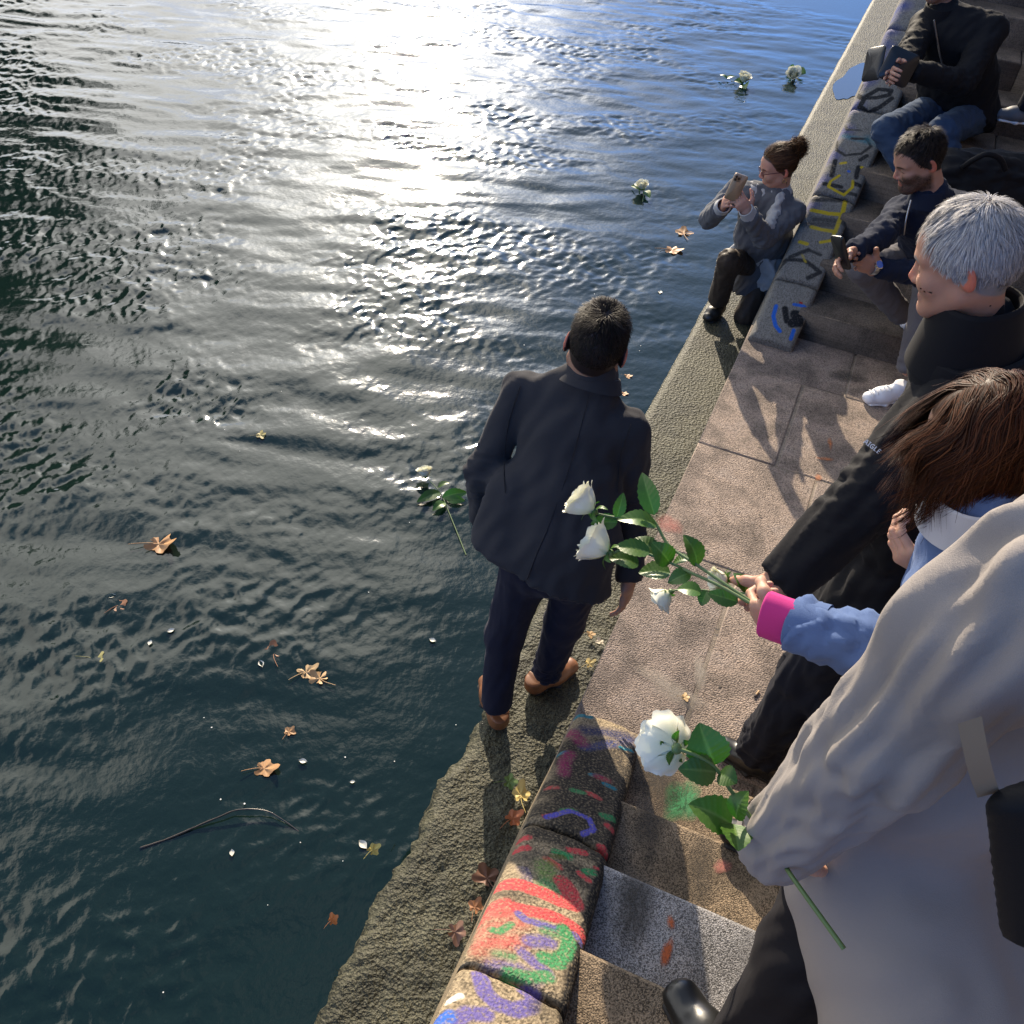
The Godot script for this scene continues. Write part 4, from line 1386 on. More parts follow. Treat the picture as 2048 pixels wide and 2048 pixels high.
	var hf0 := hand_field(j.wr[0], phone + Vector3(-0.03, -0.07, 0.0) - j.wr[0], Vector3(0.6, 0.2, 0.4), Vector3(0.1, 1, 0), [0.5, 0.6, 0.65, 0.7], 0.95)
	var hf1 := hand_field(j.wr[1], phone + Vector3(0.03, -0.06, 0.0) - j.wr[1], Vector3(-0.8, 0.1, -0.2), Vector3(-0.1, 1, 0), [0.45, 0.55, 0.65, 0.7], 0.95)
	add_job("body", o, mats.skin, skin_fields(j, {"xf": xf, "hands": [hf0, hf1], "hand_cell": 0.004, "head_cell": 0.004}), [], head_tint.bind(xf.affine_inverse(), sk, hr, 0.0, skin_n, false))
	var blazer := cloth("grey_blue_wool", lin(0.135, 0.14, 0.155), 8.0, 0.3, 0.3)
	var knit := cloth("white_knit", lin(0.52, 0.52, 0.52), 12.0, 0.5, 0.2)
	var hmB: Vector3 = (j.hip[0] + j.hip[1]) / 2
	add_job("jumper", o, knit, [[top_field(j, {"arm": [0.05, 0.043, 0.039], "chest": 0.098, "waist": 0.092, "hips": 0.135, "hem": hmB + Vector3(-0.05, -0.03, 0.10), "hem_r": 0.155, "sx": 1.32, "pad": 0.048}), 0.012]], [fold(fn, Vector3(0.3, 1, 0), 0.15, 0.04, 0.010)])
	ring("roll_neck", o, j.neck + Vector3(0.015, -0.03, 0), j.neck + Vector3(0, 0.045, 0.0), 0.066, 0.056, knit, Vector3.ZERO, 1.0, 0.008)
	var bf := top_field(j, {"arm": [0.064, 0.058, 0.052], "chest": 0.114, "waist": 0.118, "hips": 0.132, "hem": hmB + Vector3(0.02, -0.16, -0.05), "hem_r": 0.16, "sx": 1.34, "pad": 0.058})
	# the open front shows the jumper
	var fr := torso_frame(j)
	var fwdB: Vector3 = (fr[2] as Vector3).cross(fr[3]).normalized()
	if fwdB.z < 0: fwdB = -fwdB
	var panel := Field.new()
	var s0 := on_surface(bf, Vector3(-0.355, 0.962, -4.44), Vector3(-0.474, 0.366, -5.921))
	var s1 := on_surface(bf, Vector3(-0.355, 0.882, -4.407), Vector3(-0.473, 0.259, -5.876))
	var s2 := on_surface(bf, Vector3(-0.362, 0.834, -4.386), Vector3(-0.482, 0.195, -5.848))
	panel.cone(s0 - Vector3(0, 0.01, 0.012), s1 - Vector3(0, 0, 0.012), 0.030, 0.034, 0.03)
	panel.cone(s1 - Vector3(0, 0, 0.012), s2 - Vector3(0, 0, 0.012), 0.034, 0.030, 0.03)
	add_job("jumper_front", o, knit, [[panel, 0.008]], [fold(fn, Vector3(0.3, 1, 0), 0.10, 0.035, 0.010)])
	add_job("blazer", o, blazer, [[bf, 0.011]], [fold(fn, Vector3(0.3, 1, 0.2), 0.2, 0.05, 0.010), fold(fn, Vector3(1, 0.2, 0.1), 0.10, 0.025, 0.012, j.el[1], 0.18)])
	for i in 2:
		var dw: Vector3 = (j.wr[i] - j.el[i]).normalized()
		ring("cuff", o, j.wr[i] - dw * 0.01, j.wr[i] + dw * 0.045, 0.047, 0.041, knit, Vector3.ZERO, 1.0, 0.007)
	var tr := cloth("brown_leather_trousers", lin(0.062, 0.045, 0.034), 5.0, 0.25, 0.15, 0.45)
	add_job("trousers", o, tr, [[legs_field(j, {"leg": [0.085, 0.066, 0.066], "seat": 0.11}), 0.011]], [fold(fn, Vector3(1, 0.3, 0), 0.12, 0.035, 0.006, j.knee[0], 0.3), fold(fn, Vector3(0, 1, 0), 0.2, 0.05, 0.006)])
	var boot := plain("black_boot", lin(0.012, 0.011, 0.011), 0.4)
	shoe(o, Vector3(-0.644, -0.328, -5.515) + Vector3(0.03, -0.03, -0.14), Vector3(-0.644, -0.328, -5.515) + Vector3(-0.03, -0.03, 0.07), boot, rub, 0.12)
	shoe(o, Vector3(-0.343, -0.414, -6.101) + Vector3(0.0, 0.06, 0.04), Vector3(-0.343, -0.414, -6.101) + Vector3(0.03, 0.06, -0.18), boot, rub)
	# spectacles
	var gl := plain("red_brown_frame", lin(0.10, 0.02, 0.02), 0.35)
	for e in [-1.0, 1.0]:
		var loop := PackedVector3Array()
		for q in 17:
			loop.append(xf * Vector3(e * 0.033 + cos(TAU * q / 16.0) * 0.023, -0.003 + sin(TAU * q / 16.0) * 0.019, -0.103 + absf(cos(TAU * q / 16.0)) * 0.002) - o.position)
		mesh_node("spectacle_rim", tube(loop, even(17, 0.0022), 6), gl, o)
		mesh_node("spectacle_arm", tube(PackedVector3Array([xf * Vector3(e * 0.056, 0.004, -0.100) - o.position, xf * Vector3(e * 0.078, 0.006, -0.03) - o.position, xf * Vector3(e * 0.082, -0.002, 0.02) - o.position]), even(3, 0.0018), 6), gl, o)
		var ear := PackedVector3Array()
		for q in 13:
			ear.append(xf * (Vector3(e * 0.084, -0.05, 0.012) + Vector3(0, sin(TAU * q / 12.0), cos(TAU * q / 12.0)) * 0.011) - o.position)
		mesh_node("earring", tube(ear, even(13, 0.0016), 6), plain("gold", lin(0.6, 0.4, 0.15), 0.3, 1.0), o)
	hair_jobs.append({"o": o, "xf": xf, "n": 4200, "len": [0.05, 0.10], "lift": 0.10, "w": 0.0016, "c": Color(0.035, 0.017, 0.010), "c2": Color(0.12, 0.055, 0.025), "whorl": Vector3(0, 0.05, 0.12), "thick": 0.006, "seed": 2, "inward": true})
	hair_jobs.append({"o": o, "xf": xf, "bun": Vector3(0.0, 0.085, 0.112), "n": 2600, "len": [0.05, 0.12], "w": 0.0016, "c": Color(0.04, 0.02, 0.011), "c2": Color(0.2, 0.09, 0.035), "seed": 3})

	# === bearded man seated on the far steps with a phone
	o = thing("person", Vector3(0.55, 0.33, -5.2), "person with short black beard in navy jacket seated on the far steps", "person")
	j = {"head": Vector3(0.177, 1.238, -4.5), "neck": Vector3(0.274, 1.095, -4.55), "sh": [Vector3(0.188, 0.934, -4.66), Vector3(0.433, 1.034, -4.6)], "el": [Vector3(0.129, 0.945, -4.33), Vector3(0.439, 0.789, -4.42)], "wr": [Vector3(0.036, 0.927, -4.12), Vector3(0.158, 0.851, -4.2)], "hip": [Vector3(0.386, 0.629, -4.98), Vector3(0.585, 0.653, -5.02)], "knee": [Vector3(0.11, 0.627, -4.66), Vector3(0.445, 0.602, -4.66)], "ank": [Vector3(0.397, 0.281, -4.98), Vector3(0.493, 0.193, -4.58)]}
	xf = frame(j.head, Vector3(-0.80, -0.50, 0.42), Vector3(0, 1, 0), 1.03)
	sk = Color(0.40, 0.215, 0.15)
	hr = Color(0.012, 0.009, 0.008)
	var ph: Vector3 = Vector3(-0.01, 0.959, -4.02)
	var ha := hand_field(j.wr[0], ph + Vector3(-0.02, -0.06, 0.0) - j.wr[0], Vector3(0.5, 0.2, 0.3), Vector3(0.3, 1, 0.2), [0.6, 0.65, 0.7, 0.7])
	var hb := hand_field(j.wr[1], Vector3(0.011, 0.913, -4.1) - j.wr[1], Vector3(-0.1, 0.5, 0.5), Vector3(0.2, 1, -0.3), [0.3, 0.35, 0.4, 0.45])
	add_job("body", o, mats.skin, skin_fields(j, {"xf": xf, "hands": [ha, hb], "beard_bulk": 1.0}), [], head_tint.bind(xf.affine_inverse(), sk, hr, 0.95, skin_n, false))
	var navy := cloth("navy_cotton", lin(0.018, 0.024, 0.046), 7.0, 0.25, 0.25)
	var hmC: Vector3 = (j.hip[0] + j.hip[1]) / 2
	add_job("jacket", o, navy, [[top_field(j, {"arm": [0.07, 0.058, 0.046], "chest": 0.125, "waist": 0.125, "hips": 0.14, "hem": hmC + Vector3(0, -0.05, -0.02), "hem_r": 0.15, "sx": 1.38, "pad": 0.066}), 0.011]], [fold(fn, Vector3(0.3, 1, 0), 0.2, 0.05, 0.010), fold(fn, Vector3(-0.6, 0.1, 1), 0.16, 0.03, 0.010, j.el[0], 0.3), fold(fn, Vector3(0, 1, 0.4), 0.1, 0.03, 0.012, j.el[1], 0.2)])
	ring("collar", o, j.neck + Vector3(0.0, -0.04, 0), j.neck + Vector3(-0.012, 0.03, 0.012), 0.088, 0.074, navy, Vector3.ZERO, 1.0, 0.009)
	var zip := smooth_path(PackedVector3Array([Vector3(0.198, 1.099, -4.4) - o.position, Vector3(0.207, 1.024, -4.36) - o.position, Vector3(0.222, 0.958, -4.36) - o.position]), 3)
	mesh_node("zipper", tube(zip, even(zip.size(), 0.004), 6), plain("steel", lin(0.35, 0.35, 0.36), 0.35, 1.0), o)
	var gt := cloth("grey_trousers", lin(0.15, 0.14, 0.15), 8.0, 0.25, 0.25)
	add_job("trousers", o, gt, [[legs_field(j, {"leg": [0.092, 0.072, 0.060], "seat": 0.12}), 0.011]], [fold(fn, Vector3(0.1, 1, 0), 0.2, 0.05, 0.008), fold(fn, Vector3(1, 0, 0.3), 0.12, 0.03, 0.010, j.ank[1], 0.2)])
	var white := plain("white_leather", lin(0.72, 0.73, 0.78), 0.45)
	var wsole := plain("white_rubber", lin(0.75, 0.75, 0.76), 0.6)
	var heelC := Vector3(0.535, 0.0, -4.62)
	var toeC: Vector3 = Vector3(0.327, 0, -4.473)
	shoe(o, heelC, toeC, white, wsole, 0.11)
	shoe(o, Vector3(0.415, 0.19, -5.076) + Vector3(0.24, -0.025, -0.10), Vector3(0.415, 0.19, -5.076) + Vector3(-0.02, -0.025, 0.02), white, wsole, 0.11)
	var dC := (toeC - heelC).normalized()
	for q in 5:
		var m := heelC + dC * (0.12 + q * 0.022) + Vector3(0, 0.097 - q * 0.006, 0)
		var sd := dC.cross(Vector3.UP)
		mesh_node("lace", tube(PackedVector3Array([m + sd * 0.026 - Vector3(0, 0.012, 0) - o.position, m - o.position, m - sd * 0.026 - Vector3(0, 0.012, 0) - o.position]), even(3, 0.003), 6), wsole, o)
	var wd: Vector3 = (j.wr[1] - j.el[1]).normalized()
	var watch_at: Vector3 = j.wr[1] + wd * 0.018
	ring("watch_strap", o, watch_at - wd * 0.012, watch_at + wd * 0.012, 0.031, 0.031, plain("steel_strap", lin(0.4, 0.42, 0.45), 0.3, 1.0), Vector3.ZERO, 1.0, 0.004)
	var face_n := (eye_dir(watch_at) + Vector3(-0.1, 0.5, 0)).normalized()
	face_n = (face_n - wd * face_n.dot(wd)).normalized()
	var disc := CylinderMesh.new()
	disc.top_radius = 0.021
	disc.bottom_radius = 0.022
	disc.height = 0.010
	var dial := mesh_node("watch_case", disc, plain("steel_case", lin(0.5, 0.5, 0.52), 0.25, 1.0), o)
	dial.transform = Transform3D(Basis(wd, face_n, wd.cross(face_n)), watch_at + face_n * 0.033 - o.position)
	var disc2 := CylinderMesh.new()
	disc2.top_radius = 0.0175
	disc2.bottom_radius = 0.0175
	disc2.height = 0.004
	var blue_dial := mesh_node("watch_dial", disc2, plain("blue_dial", lin(0.05, 0.16, 0.55), 0.25), o)
	blue_dial.transform = Transform3D(Basis(wd, face_n, wd.cross(face_n)), watch_at + face_n * 0.0375 - o.position)
	hair_jobs.append({"o": o, "xf": xf, "n": 3600, "len": [0.008, 0.02], "lift": 0.7, "w": 0.0014, "c": Color(0.012, 0.009, 0.008), "c2": Color(0.035, 0.025, 0.02), "whorl": Vector3(0, 0.11, 0.06), "thick": 0.003, "seed": 4, "top": 2.0})

	# === man with a black folding case, higher on the far steps
	o = thing("person", Vector3(0.35, 0.99, -6.2), "person in black jacket and blue jeans sitting high on the far steps", "person")
	j = {"head": Vector3(0.007, 1.672, -6), "neck": Vector3(0.071, 1.494, -6.05), "sh": [Vector3(0.008, 1.403, -6.05), Vector3(0.346, 1.457, -6)], "el": [Vector3(-0.015, 1.299, -5.75), Vector3(0.291, 1.233, -5.8)], "wr": [Vector3(-0.049, 1.269, -5.55), Vector3(0.018, 1.307, -5.55)], "hip": [Vector3(0.245, 0.976, -6.2), Vector3(0.444, 0.961, -6.25)], "knee": [Vector3(0.008, 0.93, -5.75), Vector3(0.283, 0.999, -5.7)], "ank": [Vector3(0.323, 0.659, -5.62), Vector3(0.49, 0.651, -5.6)]}
	xf = frame(j.head, Vector3(-0.35, -0.45, 0.85), Vector3(0, 1, 0), 1.0)
	var case_at: Vector3 = Vector3(-0.096, 1.309, -5.5)
	var hc := hand_field(j.wr[0], case_at + Vector3(-0.03, -0.05, 0) - j.wr[0] + Vector3(0.03, 0.05, 0.1), Vector3(0.6, 0.2, -0.2), Vector3(0, 1, 0.3), [0.6, 0.6, 0.6, 0.6])
	var hd := hand_field(j.wr[1], Vector3(-0.049, 1.282, -5.5) - j.wr[1], Vector3(-0.2, 0.6, 0.2), Vector3(0, 1, -0.2), [0.35, 0.35, 0.4, 0.4])
	add_job("body", o, mats.skin, skin_fields(j, {"xf": xf, "hands": [hc, hd], "hand_cell": 0.004, "head_cell": 0.0045}), [], head_tint.bind(xf.affine_inverse(), Color(0.4, 0.22, 0.155), hr, 0.6, skin_n, false))
	var leather := cloth("black_leather", lin(0.014, 0.014, 0.016), 3.0, 0.3, 0.1, 0.75)
	leather.metallic_specular = 0.25
	var hmD: Vector3 = (j.hip[0] + j.hip[1]) / 2
	add_job("jacket", o, leather, [[top_field(j, {"arm": [0.078, 0.068, 0.052], "chest": 0.135, "waist": 0.14, "hips": 0.155, "hem": hmD + Vector3(0.0, -0.04, 0.03), "hem_r": 0.165, "sx": 1.38, "pad": 0.07}), 0.012]], [fold(fn, Vector3(0.3, 1, 0), 0.2, 0.06, 0.010), fold(fn, Vector3(1, 0.2, 0.3), 0.1, 0.03, 0.009, j.el[1], 0.25), fold(fn, Vector3(1, 0.2, 0.3), 0.1, 0.03, 0.009, j.el[0], 0.25)])
	ring("collar", o, j.neck + Vector3(0, -0.05, 0.0), j.neck + Vector3(-0.01, 0.03, 0.02), 0.10, 0.085, leather, Vector3.ZERO, 1.0, 0.012)
	var zipd := smooth_path(PackedVector3Array([Vector3(0.045, 1.481, -5.86) - o.position, Vector3(0.136, 1.321, -5.88) - o.position, Vector3(0.219, 1.196, -5.93) - o.position]), 4)
	mesh_node("zipper", tube(zipd, even(zipd.size(), 0.005), 6), plain("dull_steel", lin(0.25, 0.25, 0.26), 0.4, 1.0), o)
	var jeans := cloth("blue_jeans", lin(0.045, 0.075, 0.135), 7.0, 0.35, 0.15)
	add_job("trousers", o, jeans, [[legs_field(j, {"leg": [0.10, 0.080, 0.068], "seat": 0.13}), 0.012]], [fold(fn, Vector3(1, 0.2, 0.4), 0.14, 0.05, 0.010)])
	for i in 2:
		shoe(o, j.ank[i] + Vector3(0.02, -0.09, -0.06), j.ank[i] + Vector3(-0.06, -0.09, 0.19), boot, rub)
	hair_jobs.append({"o": o, "xf": xf, "n": 1500, "len": [0.015, 0.03], "lift": 0.5, "w": 0.0022, "c": Color(0.012, 0.009, 0.008), "c2": Color(0.035, 0.025, 0.02), "whorl": Vector3(0, 0.11, 0.06), "thick": 0.004, "seed": 5})

	# === grey-haired man in the black coat
	o = thing("person", Vector3(0.272, 0, -2.038), "person with short grey hair in black coat standing on the landing", "person")
	j = {"head": Vector3(0.227, 1.937, -1.92), "neck": Vector3(0.289, 1.813, -1.94), "sh": [Vector3(0.312, 1.697, -1.88), Vector3(0.406, 1.666, -2.15)], "el": [Vector3(0.224, 1.479, -1.74), Vector3(0.46, 1.42, -2.2)], "wr": [Vector3(0.105, 1.272, -1.6), Vector3(0.40, 1.22, -2.10)], "hip": [Vector3(0.366, 1.086, -1.9), Vector3(0.483, 1.038, -2.05)], "knee": [Vector3(0.308, 0.59, -2), Vector3(0.42, 0.60, -1.98)], "ank": [Vector3(0.277, 0.094, -2.06), Vector3(0.45, 0.27, -1.75)]}
	xf = frame(j.head, Vector3(-0.93, -0.34, -0.16), Vector3(0, 1, 0), 0.92)
	sk = Color(0.43, 0.225, 0.155)
	hr = Color(0.22, 0.21, 0.215)
	var he := hand_field(j.wr[0] + Vector3(0.0, 0.005, 0), Vector3(-0.30, -1, 0.15), Vector3(-0.3, 0.1, -1), Vector3(-1, 0.3, 0), [0.6, 0.65, 0.7, 0.75], 0.95)
	var he2 := hand_field(j.wr[1], Vector3(-1, -0.6, 0.1), Vector3(0, -0.3, 1), Vector3(-0.2, 1, 0), [0.5, 0.5, 0.5, 0.5])
	add_job("body", o, mats.skin, skin_fields(j, {"xf": xf, "hands": [he, he2], "head_cell": 0.003}), [], head_tint.bind(xf.affine_inverse(), sk, hr, 0.0, skin_n, false))
	var coat := cloth("black_shell", lin(0.012, 0.012, 0.015), 5.0, 0.15, 0.2, 0.7)
	var hmE: Vector3 = (j.hip[0] + j.hip[1]) / 2
	add_job("coat", o, coat, [[top_field(j, {"arm": [0.082, 0.074, 0.060], "chest": 0.135, "waist": 0.145, "hips": 0.16, "hem": hmE + Vector3(-0.03, -0.16, 0.0), "hem_r": 0.175, "sx": 1.35, "pad": 0.07}), 0.011]], [fold(soft, Vector3(0.105, 1.272, -1.6) - Vector3(0.312, 1.697, -1.88), 0.30, 0.045, 0.010), fold(soft, Vector3(1, 0.4, 0.3), 0.16, 0.026, 0.006, j.el[0], 0.16)])
	var word := TextMesh.new()
	word.text = "AIGLE"
	var font := SystemFont.new()
	font.font_names = PackedStringArray(["Droid Sans"])
	font.font_weight = 700
	word.font = font
	word.font_size = 32
	word.pixel_size = 0.00042
	word.depth = 0.0006
	var lettering := mesh_node("lettering", word, plain("white_print", lin(0.6, 0.6, 0.62), 0.6), o)
	var wx: Vector3 = (Vector3(0.208, 1.602, -1.698) - Vector3(0.166, 1.613, -1.71)).normalized()
	var wat: Vector3 = Vector3(0.179, 1.617, -1.699)
	var wz := eye_dir(wat)
	wz = (wz - wx * wz.dot(wx)).normalized()
	lettering.transform = Transform3D(Basis(wx, wz.cross(wx), wz), wat - o.position)
	ring("collar", o, j.neck + Vector3(0.01, -0.09, 0.0), j.neck + Vector3(-0.01, 0.055, 0.012), 0.115, 0.084, coat, Vector3.ZERO, 1.0, 0.014, 0.0, 0.004)
	ring("hood_roll", o, j.neck + Vector3(0.03, -0.10, 0.0), j.neck + Vector3(0.02, -0.035, 0.012), 0.126, 0.108, coat, Vector3.ZERO, 1.0, 0.016, 0.0, 0.007)
	var trE := cloth("black_trousers", lin(0.013, 0.014, 0.022), 8.0, 0.2, 0.2)
	add_job("trousers", o, trE, [[legs_field(j, {"leg": [0.098, 0.086, 0.080], "seat": 0.125}), 0.011]], [fold(fn, Vector3(0.1, 1, 0), 0.25, 0.05, 0.012), fold(fn, Vector3(1, 0, 0.3), 0.12, 0.04, 0.016, j.ank[0], 0.22)])
	var blk := plain("black_leather_shoe", lin(0.012, 0.012, 0.012), 0.34)
	var toeE: Vector3 = Vector3(0.125, 0, -2.076)
	var heelE: Vector3 = toeE + Vector3(0.29, 0, 0.05)
	shoe(o, heelE, toeE, blk, rub, 0.09)
	shoe(o, Vector3(0.52, 0.165, -1.72), Vector3(0.24, 0.165, -1.74), blk, rub, 0.09)
	var dE := (toeE - heelE).normalized()
	for q in 4:
		var m := heelE + dE * (0.14 + q * 0.02) + Vector3(0, 0.093 - q * 0.005, 0)
		var sd := dE.cross(Vector3.UP)
		mesh_node("lace", tube(PackedVector3Array([m + sd * 0.026 - Vector3(0, 0.014, 0) - o.position, m - o.position, m - sd * 0.026 - Vector3(0, 0.014, 0) - o.position]), even(3, 0.0028), 6), blk, o)
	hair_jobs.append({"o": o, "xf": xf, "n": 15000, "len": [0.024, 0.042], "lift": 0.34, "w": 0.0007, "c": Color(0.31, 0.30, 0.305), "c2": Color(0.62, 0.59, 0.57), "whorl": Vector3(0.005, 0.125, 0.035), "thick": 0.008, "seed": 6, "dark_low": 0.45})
	grey_man = o

	# === brown-haired woman in the blue jumper
	o = thing("person", Vector3(0.42, 0.33, -1.4), "person with wind-blown brown hair in blue sweatshirt holding out white roses", "person")
	j = {"head": Vector3(0.311, 1.888, -1.4), "neck": Vector3(0.331, 1.796, -1.36), "sh": [Vector3(0.35, 1.693, -1.33), Vector3(0.461, 1.71, -1.55)], "el": [Vector3(0.332, 1.544, -1.22), Vector3(0.40, 1.50, -1.60)], "wr": [Vector3(0.132, 1.505, -1.26), Vector3(0.284, 1.578, -1.45) + Vector3(0.07, -0.02, 0.0)], "hip": [Vector3(0.46, 1.12, -1.30), Vector3(0.50, 1.12, -1.46)], "knee": [Vector3(0.40, 0.74, -1.32), Vector3(0.44, 0.74, -1.46)], "ank": [Vector3(0.44, 0.41, -1.32), Vector3(0.48, 0.41, -1.46)]}
	xf = frame(j.head, Vector3(-0.86, -0.52, 0.0), Vector3(0, 1, 0), 0.88)
	sk = Color(0.47, 0.27, 0.19)
	hr = Color(0.04, 0.016, 0.008)
	var hg := hand_field(j.wr[0], Vector3(0.086, 1.474, -1.28) - j.wr[0], Vector3(0.1, -0.2, -1), Vector3(-0.2, 1, 0.1), [1.05, 1.15, 1.2, 1.2], 0.92, 1.2)
	var hg2 := hand_field(j.wr[1], Vector3(0.284, 1.578, -1.45) - j.wr[1], Vector3(0.2, -0.4, -0.6), Vector3(-0.2, 0.8, 0.4), [0.7, 0.8, 0.9, 0.9], 0.92)
	add_job("body", o, mats.skin, skin_fields(j, {"xf": xf, "hands": [hg, hg2], "ears": 0.0}), [], head_tint.bind(xf.affine_inverse(), sk, hr, 0.0, skin_n, false))
	var blue := cloth("blue_fleece", lin(0.105, 0.165, 0.34), 7.0, 0.5, 0.45)
	var hmF: Vector3 = (j.hip[0] + j.hip[1]) / 2
	add_job("sweatshirt", o, blue, [[top_field(j, {"arm": [0.075, 0.064, 0.050], "chest": 0.12, "waist": 0.12, "hips": 0.135, "hem": hmF + Vector3(0, -0.14, 0), "hem_r": 0.14, "sx": 1.3, "pad": 0.062}), 0.010]], [fold(soft, Vector3(0.3, 1, 0), 0.15, 0.045, 0.007), fold(soft, Vector3(0.1, 1, 0.4), 0.14, 0.026, 0.007, Vector3(0.132, 1.505, -1.26).lerp(Vector3(0.332, 1.544, -1.22), 0.45), 0.18)])
	var fd: Vector3 = (j.wr[0] - j.el[0]).normalized()
	ring("blue_cuff", o, j.wr[0] - fd * 0.052, j.wr[0] + fd * 0.006, 0.052, 0.047, blue, Vector3.ZERO, 1.0, 0.009)
	var pink := cloth("pink_cotton", lin(0.62, 0.05, 0.25), 8.0, 0.4, 0.3)
	ring("pink_cuff", o, j.wr[0] - fd * 0.02, j.wr[0] + fd * 0.052, 0.040, 0.040, pink, Vector3.UP, 1.12, 0.006, 0.0, 0.003)
	var shirt := cloth("white_shirt", lin(0.62, 0.63, 0.68), 8.0, 0.2, 0.2)
	ring("shirt_collar", o, j.neck + Vector3(0.0, -0.03, 0), j.neck + Vector3(-0.015, 0.035, 0.01), 0.088, 0.070, shirt, Vector3.ZERO, 1.0, 0.006)
	var flap := func(a: float, b: float) -> Vector3:
		var p0: Vector3 = Vector3(0.311, 1.72, -1.4)
		var p1: Vector3 = Vector3(0.286, 1.617, -1.45)
		var p2: Vector3 = Vector3(0.295, 1.624, -1.43)
		var p3: Vector3 = Vector3(0.309, 1.695, -1.38)
		return p0.lerp(p3, b).lerp(p1.lerp(p2, b), a) + Vector3(0, 0.008 * sin(a * PI), 0) - o.position
	mesh_node("collar_point", grid_mesh(6, 3, flap), shirt, o)
	var jn := cloth("dark_jeans", lin(0.03, 0.04, 0.07), 7.0, 0.35, 0.15)
	add_job("trousers", o, jn, [[legs_field(j, {"leg": [0.09, 0.066, 0.055], "seat": 0.115}), 0.014]])
	for i in 2:
		shoe(o, Vector3(0.184, 0.33, -1.548) + Vector3(0.26 + 0.1 * i, 0, -0.01 - 0.2 * i), Vector3(0.184, 0.33, -1.548) + Vector3(0.0 + 0.1 * i, 0, -0.2 * i), blk, rub)
	hair_jobs.append({"o": o, "xf": xf, "long": true, "n": 13000, "len": [0.15, 0.23], "w": 0.0009, "c": Color(0.022, 0.0085, 0.005), "c2": Color(0.085, 0.028, 0.010), "seed": 7})

	# === person in the beige coat with a bag
	o = thing("person", Vector3(0.30, 0.66, -0.80), "person in beige coat with black shoulder bag holding a single white rose", "person")
	j = {"head": Vector3(0.46, 2.34, -0.92), "neck": Vector3(0.46, 2.20, -0.88), "sh": [Vector3(0.286, 2.082, -0.85), Vector3(0.56, 2.05, -1.12)], "el": [Vector3(0.26, 1.778, -0.86), Vector3(0.437, 1.498, -1.142)], "wr": [Vector3(0.203, 1.344, -0.92), Vector3(0.47, 1.133, -1.06)], "hip": [Vector3(0.386, 1.256, -1.109), Vector3(0.386, 1.256, -1.109) + Vector3(0.06, 0.0, -0.12)], "knee": [Vector3(0.369, 1.001, -0.94), Vector3(0.58, 1.10, -0.98)], "ank": [Vector3(0.336, 0.751, -0.84) + Vector3(0, -0.03, 0.03), Vector3(0.70, 0.75, -0.90)]}
	xf = frame(j.head, Vector3(-0.8, -0.35, -0.3), Vector3(0, 1, 0), 0.98)
	var hh := hand_field(Vector3(0.223, 1.365, -0.915), Vector3(0.23, 1.309, -0.92) - Vector3(0.222, 1.435, -0.92), Vector3(0.1, 0.2, -1), Vector3(1, 0.2, 0), [0.8, 1.0, 1.0, 1.0], 0.9)
	var hh2 := hand_field(j.wr[1], Vector3(-1, -0.3, 0), Vector3(0, -0.3, 1), Vector3(-0.2, 1, 0), [0.5, 0.5, 0.5, 0.5])
	add_job("body", o, mats.skin, skin_fields(j, {"xf": xf, "hands": [hh, hh2], "head_cell": 0.006}), [], head_tint.bind(xf.affine_inverse(), sk, Color(0.06, 0.03, 0.02), 0.0, skin_n, false))
	var beige := cloth("beige_cotton", lin(0.335, 0.30, 0.28), 7.0, 0.6, 0.25)
	var hmG: Vector3 = (j.hip[0] + j.hip[1]) / 2
	var cf := top_field(j, {"arm": [0.088, 0.076, 0.064], "chest": 0.13, "waist": 0.145, "hips": 0.155, "hem": Vector3(0.595, 1.071, -0.864), "hem_r": 0.165, "hem_sx": 1.25, "sx": 1.2, "pad": 0.055, "no_arm": 0})
	var along: Vector3 = j.wr[0] - j.sh[0]
	cf.cone(Vector3(0.387, 1.203, -1.088), Vector3(0.571, 1.067, -0.872), 0.165, 0.175, 0.06, Vector3.ZERO, 1.0, 2)
	add_job("coat", o, beige, [[cf, 0.009]], [fold(soft, Vector3(0.3, 1, 0.2), 0.6, 0.10, 0.007)])
	var sl := Field.new()
	sl.cone(j.sh[0] + Vector3(0.03, 0.02, 0), j.sh[0].lerp(j.el[0], 0.35), 0.092, 0.088, 0.04)
	sl.cone(j.sh[0].lerp(j.el[0], 0.3), j.el[0], 0.088, 0.077, 0.04)
	sl.cone(j.el[0], j.wr[0], 0.077, 0.066, 0.03, Vector3.ZERO, 1.0, 2)
	add_job("sleeve", o, beige, [[sl, 0.007]], [fold(soft, along + Vector3(0.05, 0.22, 0), 0.34, 0.045, 0.013, j.sh[0].lerp(j.el[0], 0.7), 0.6), fold(soft, along + Vector3(-0.1, 0.0, 0.2), 0.22, 0.030, 0.007, j.el[0].lerp(j.wr[0], 0.5), 0.4)])
	ring("cuff_seam", o, j.wr[0] - along.normalized() * 0.05, j.wr[0] - along.normalized() * 0.047, 0.0685, 0.0682, beige, Vector3.ZERO, 1.0, 0.002)
	ring("hood", o, j.neck + Vector3(-0.01, -0.07, 0.02), j.neck + Vector3(-0.03, 0.05, 0.05), 0.15, 0.115, beige, Vector3.ZERO, 1.0, 0.02, 0.0, 0.006)
	var dk := cloth("black_twill", lin(0.012, 0.011, 0.014), 7.0, 0.25, 0.2, 0.75)
	add_job("trousers", o, dk, [[legs_field(j, {"leg": [0.110, 0.100, 0.090], "seat": 0.115}), 0.009]], [fold(soft, Vector3(0.25, 1, 0.1), 0.40, 0.05, 0.007)])
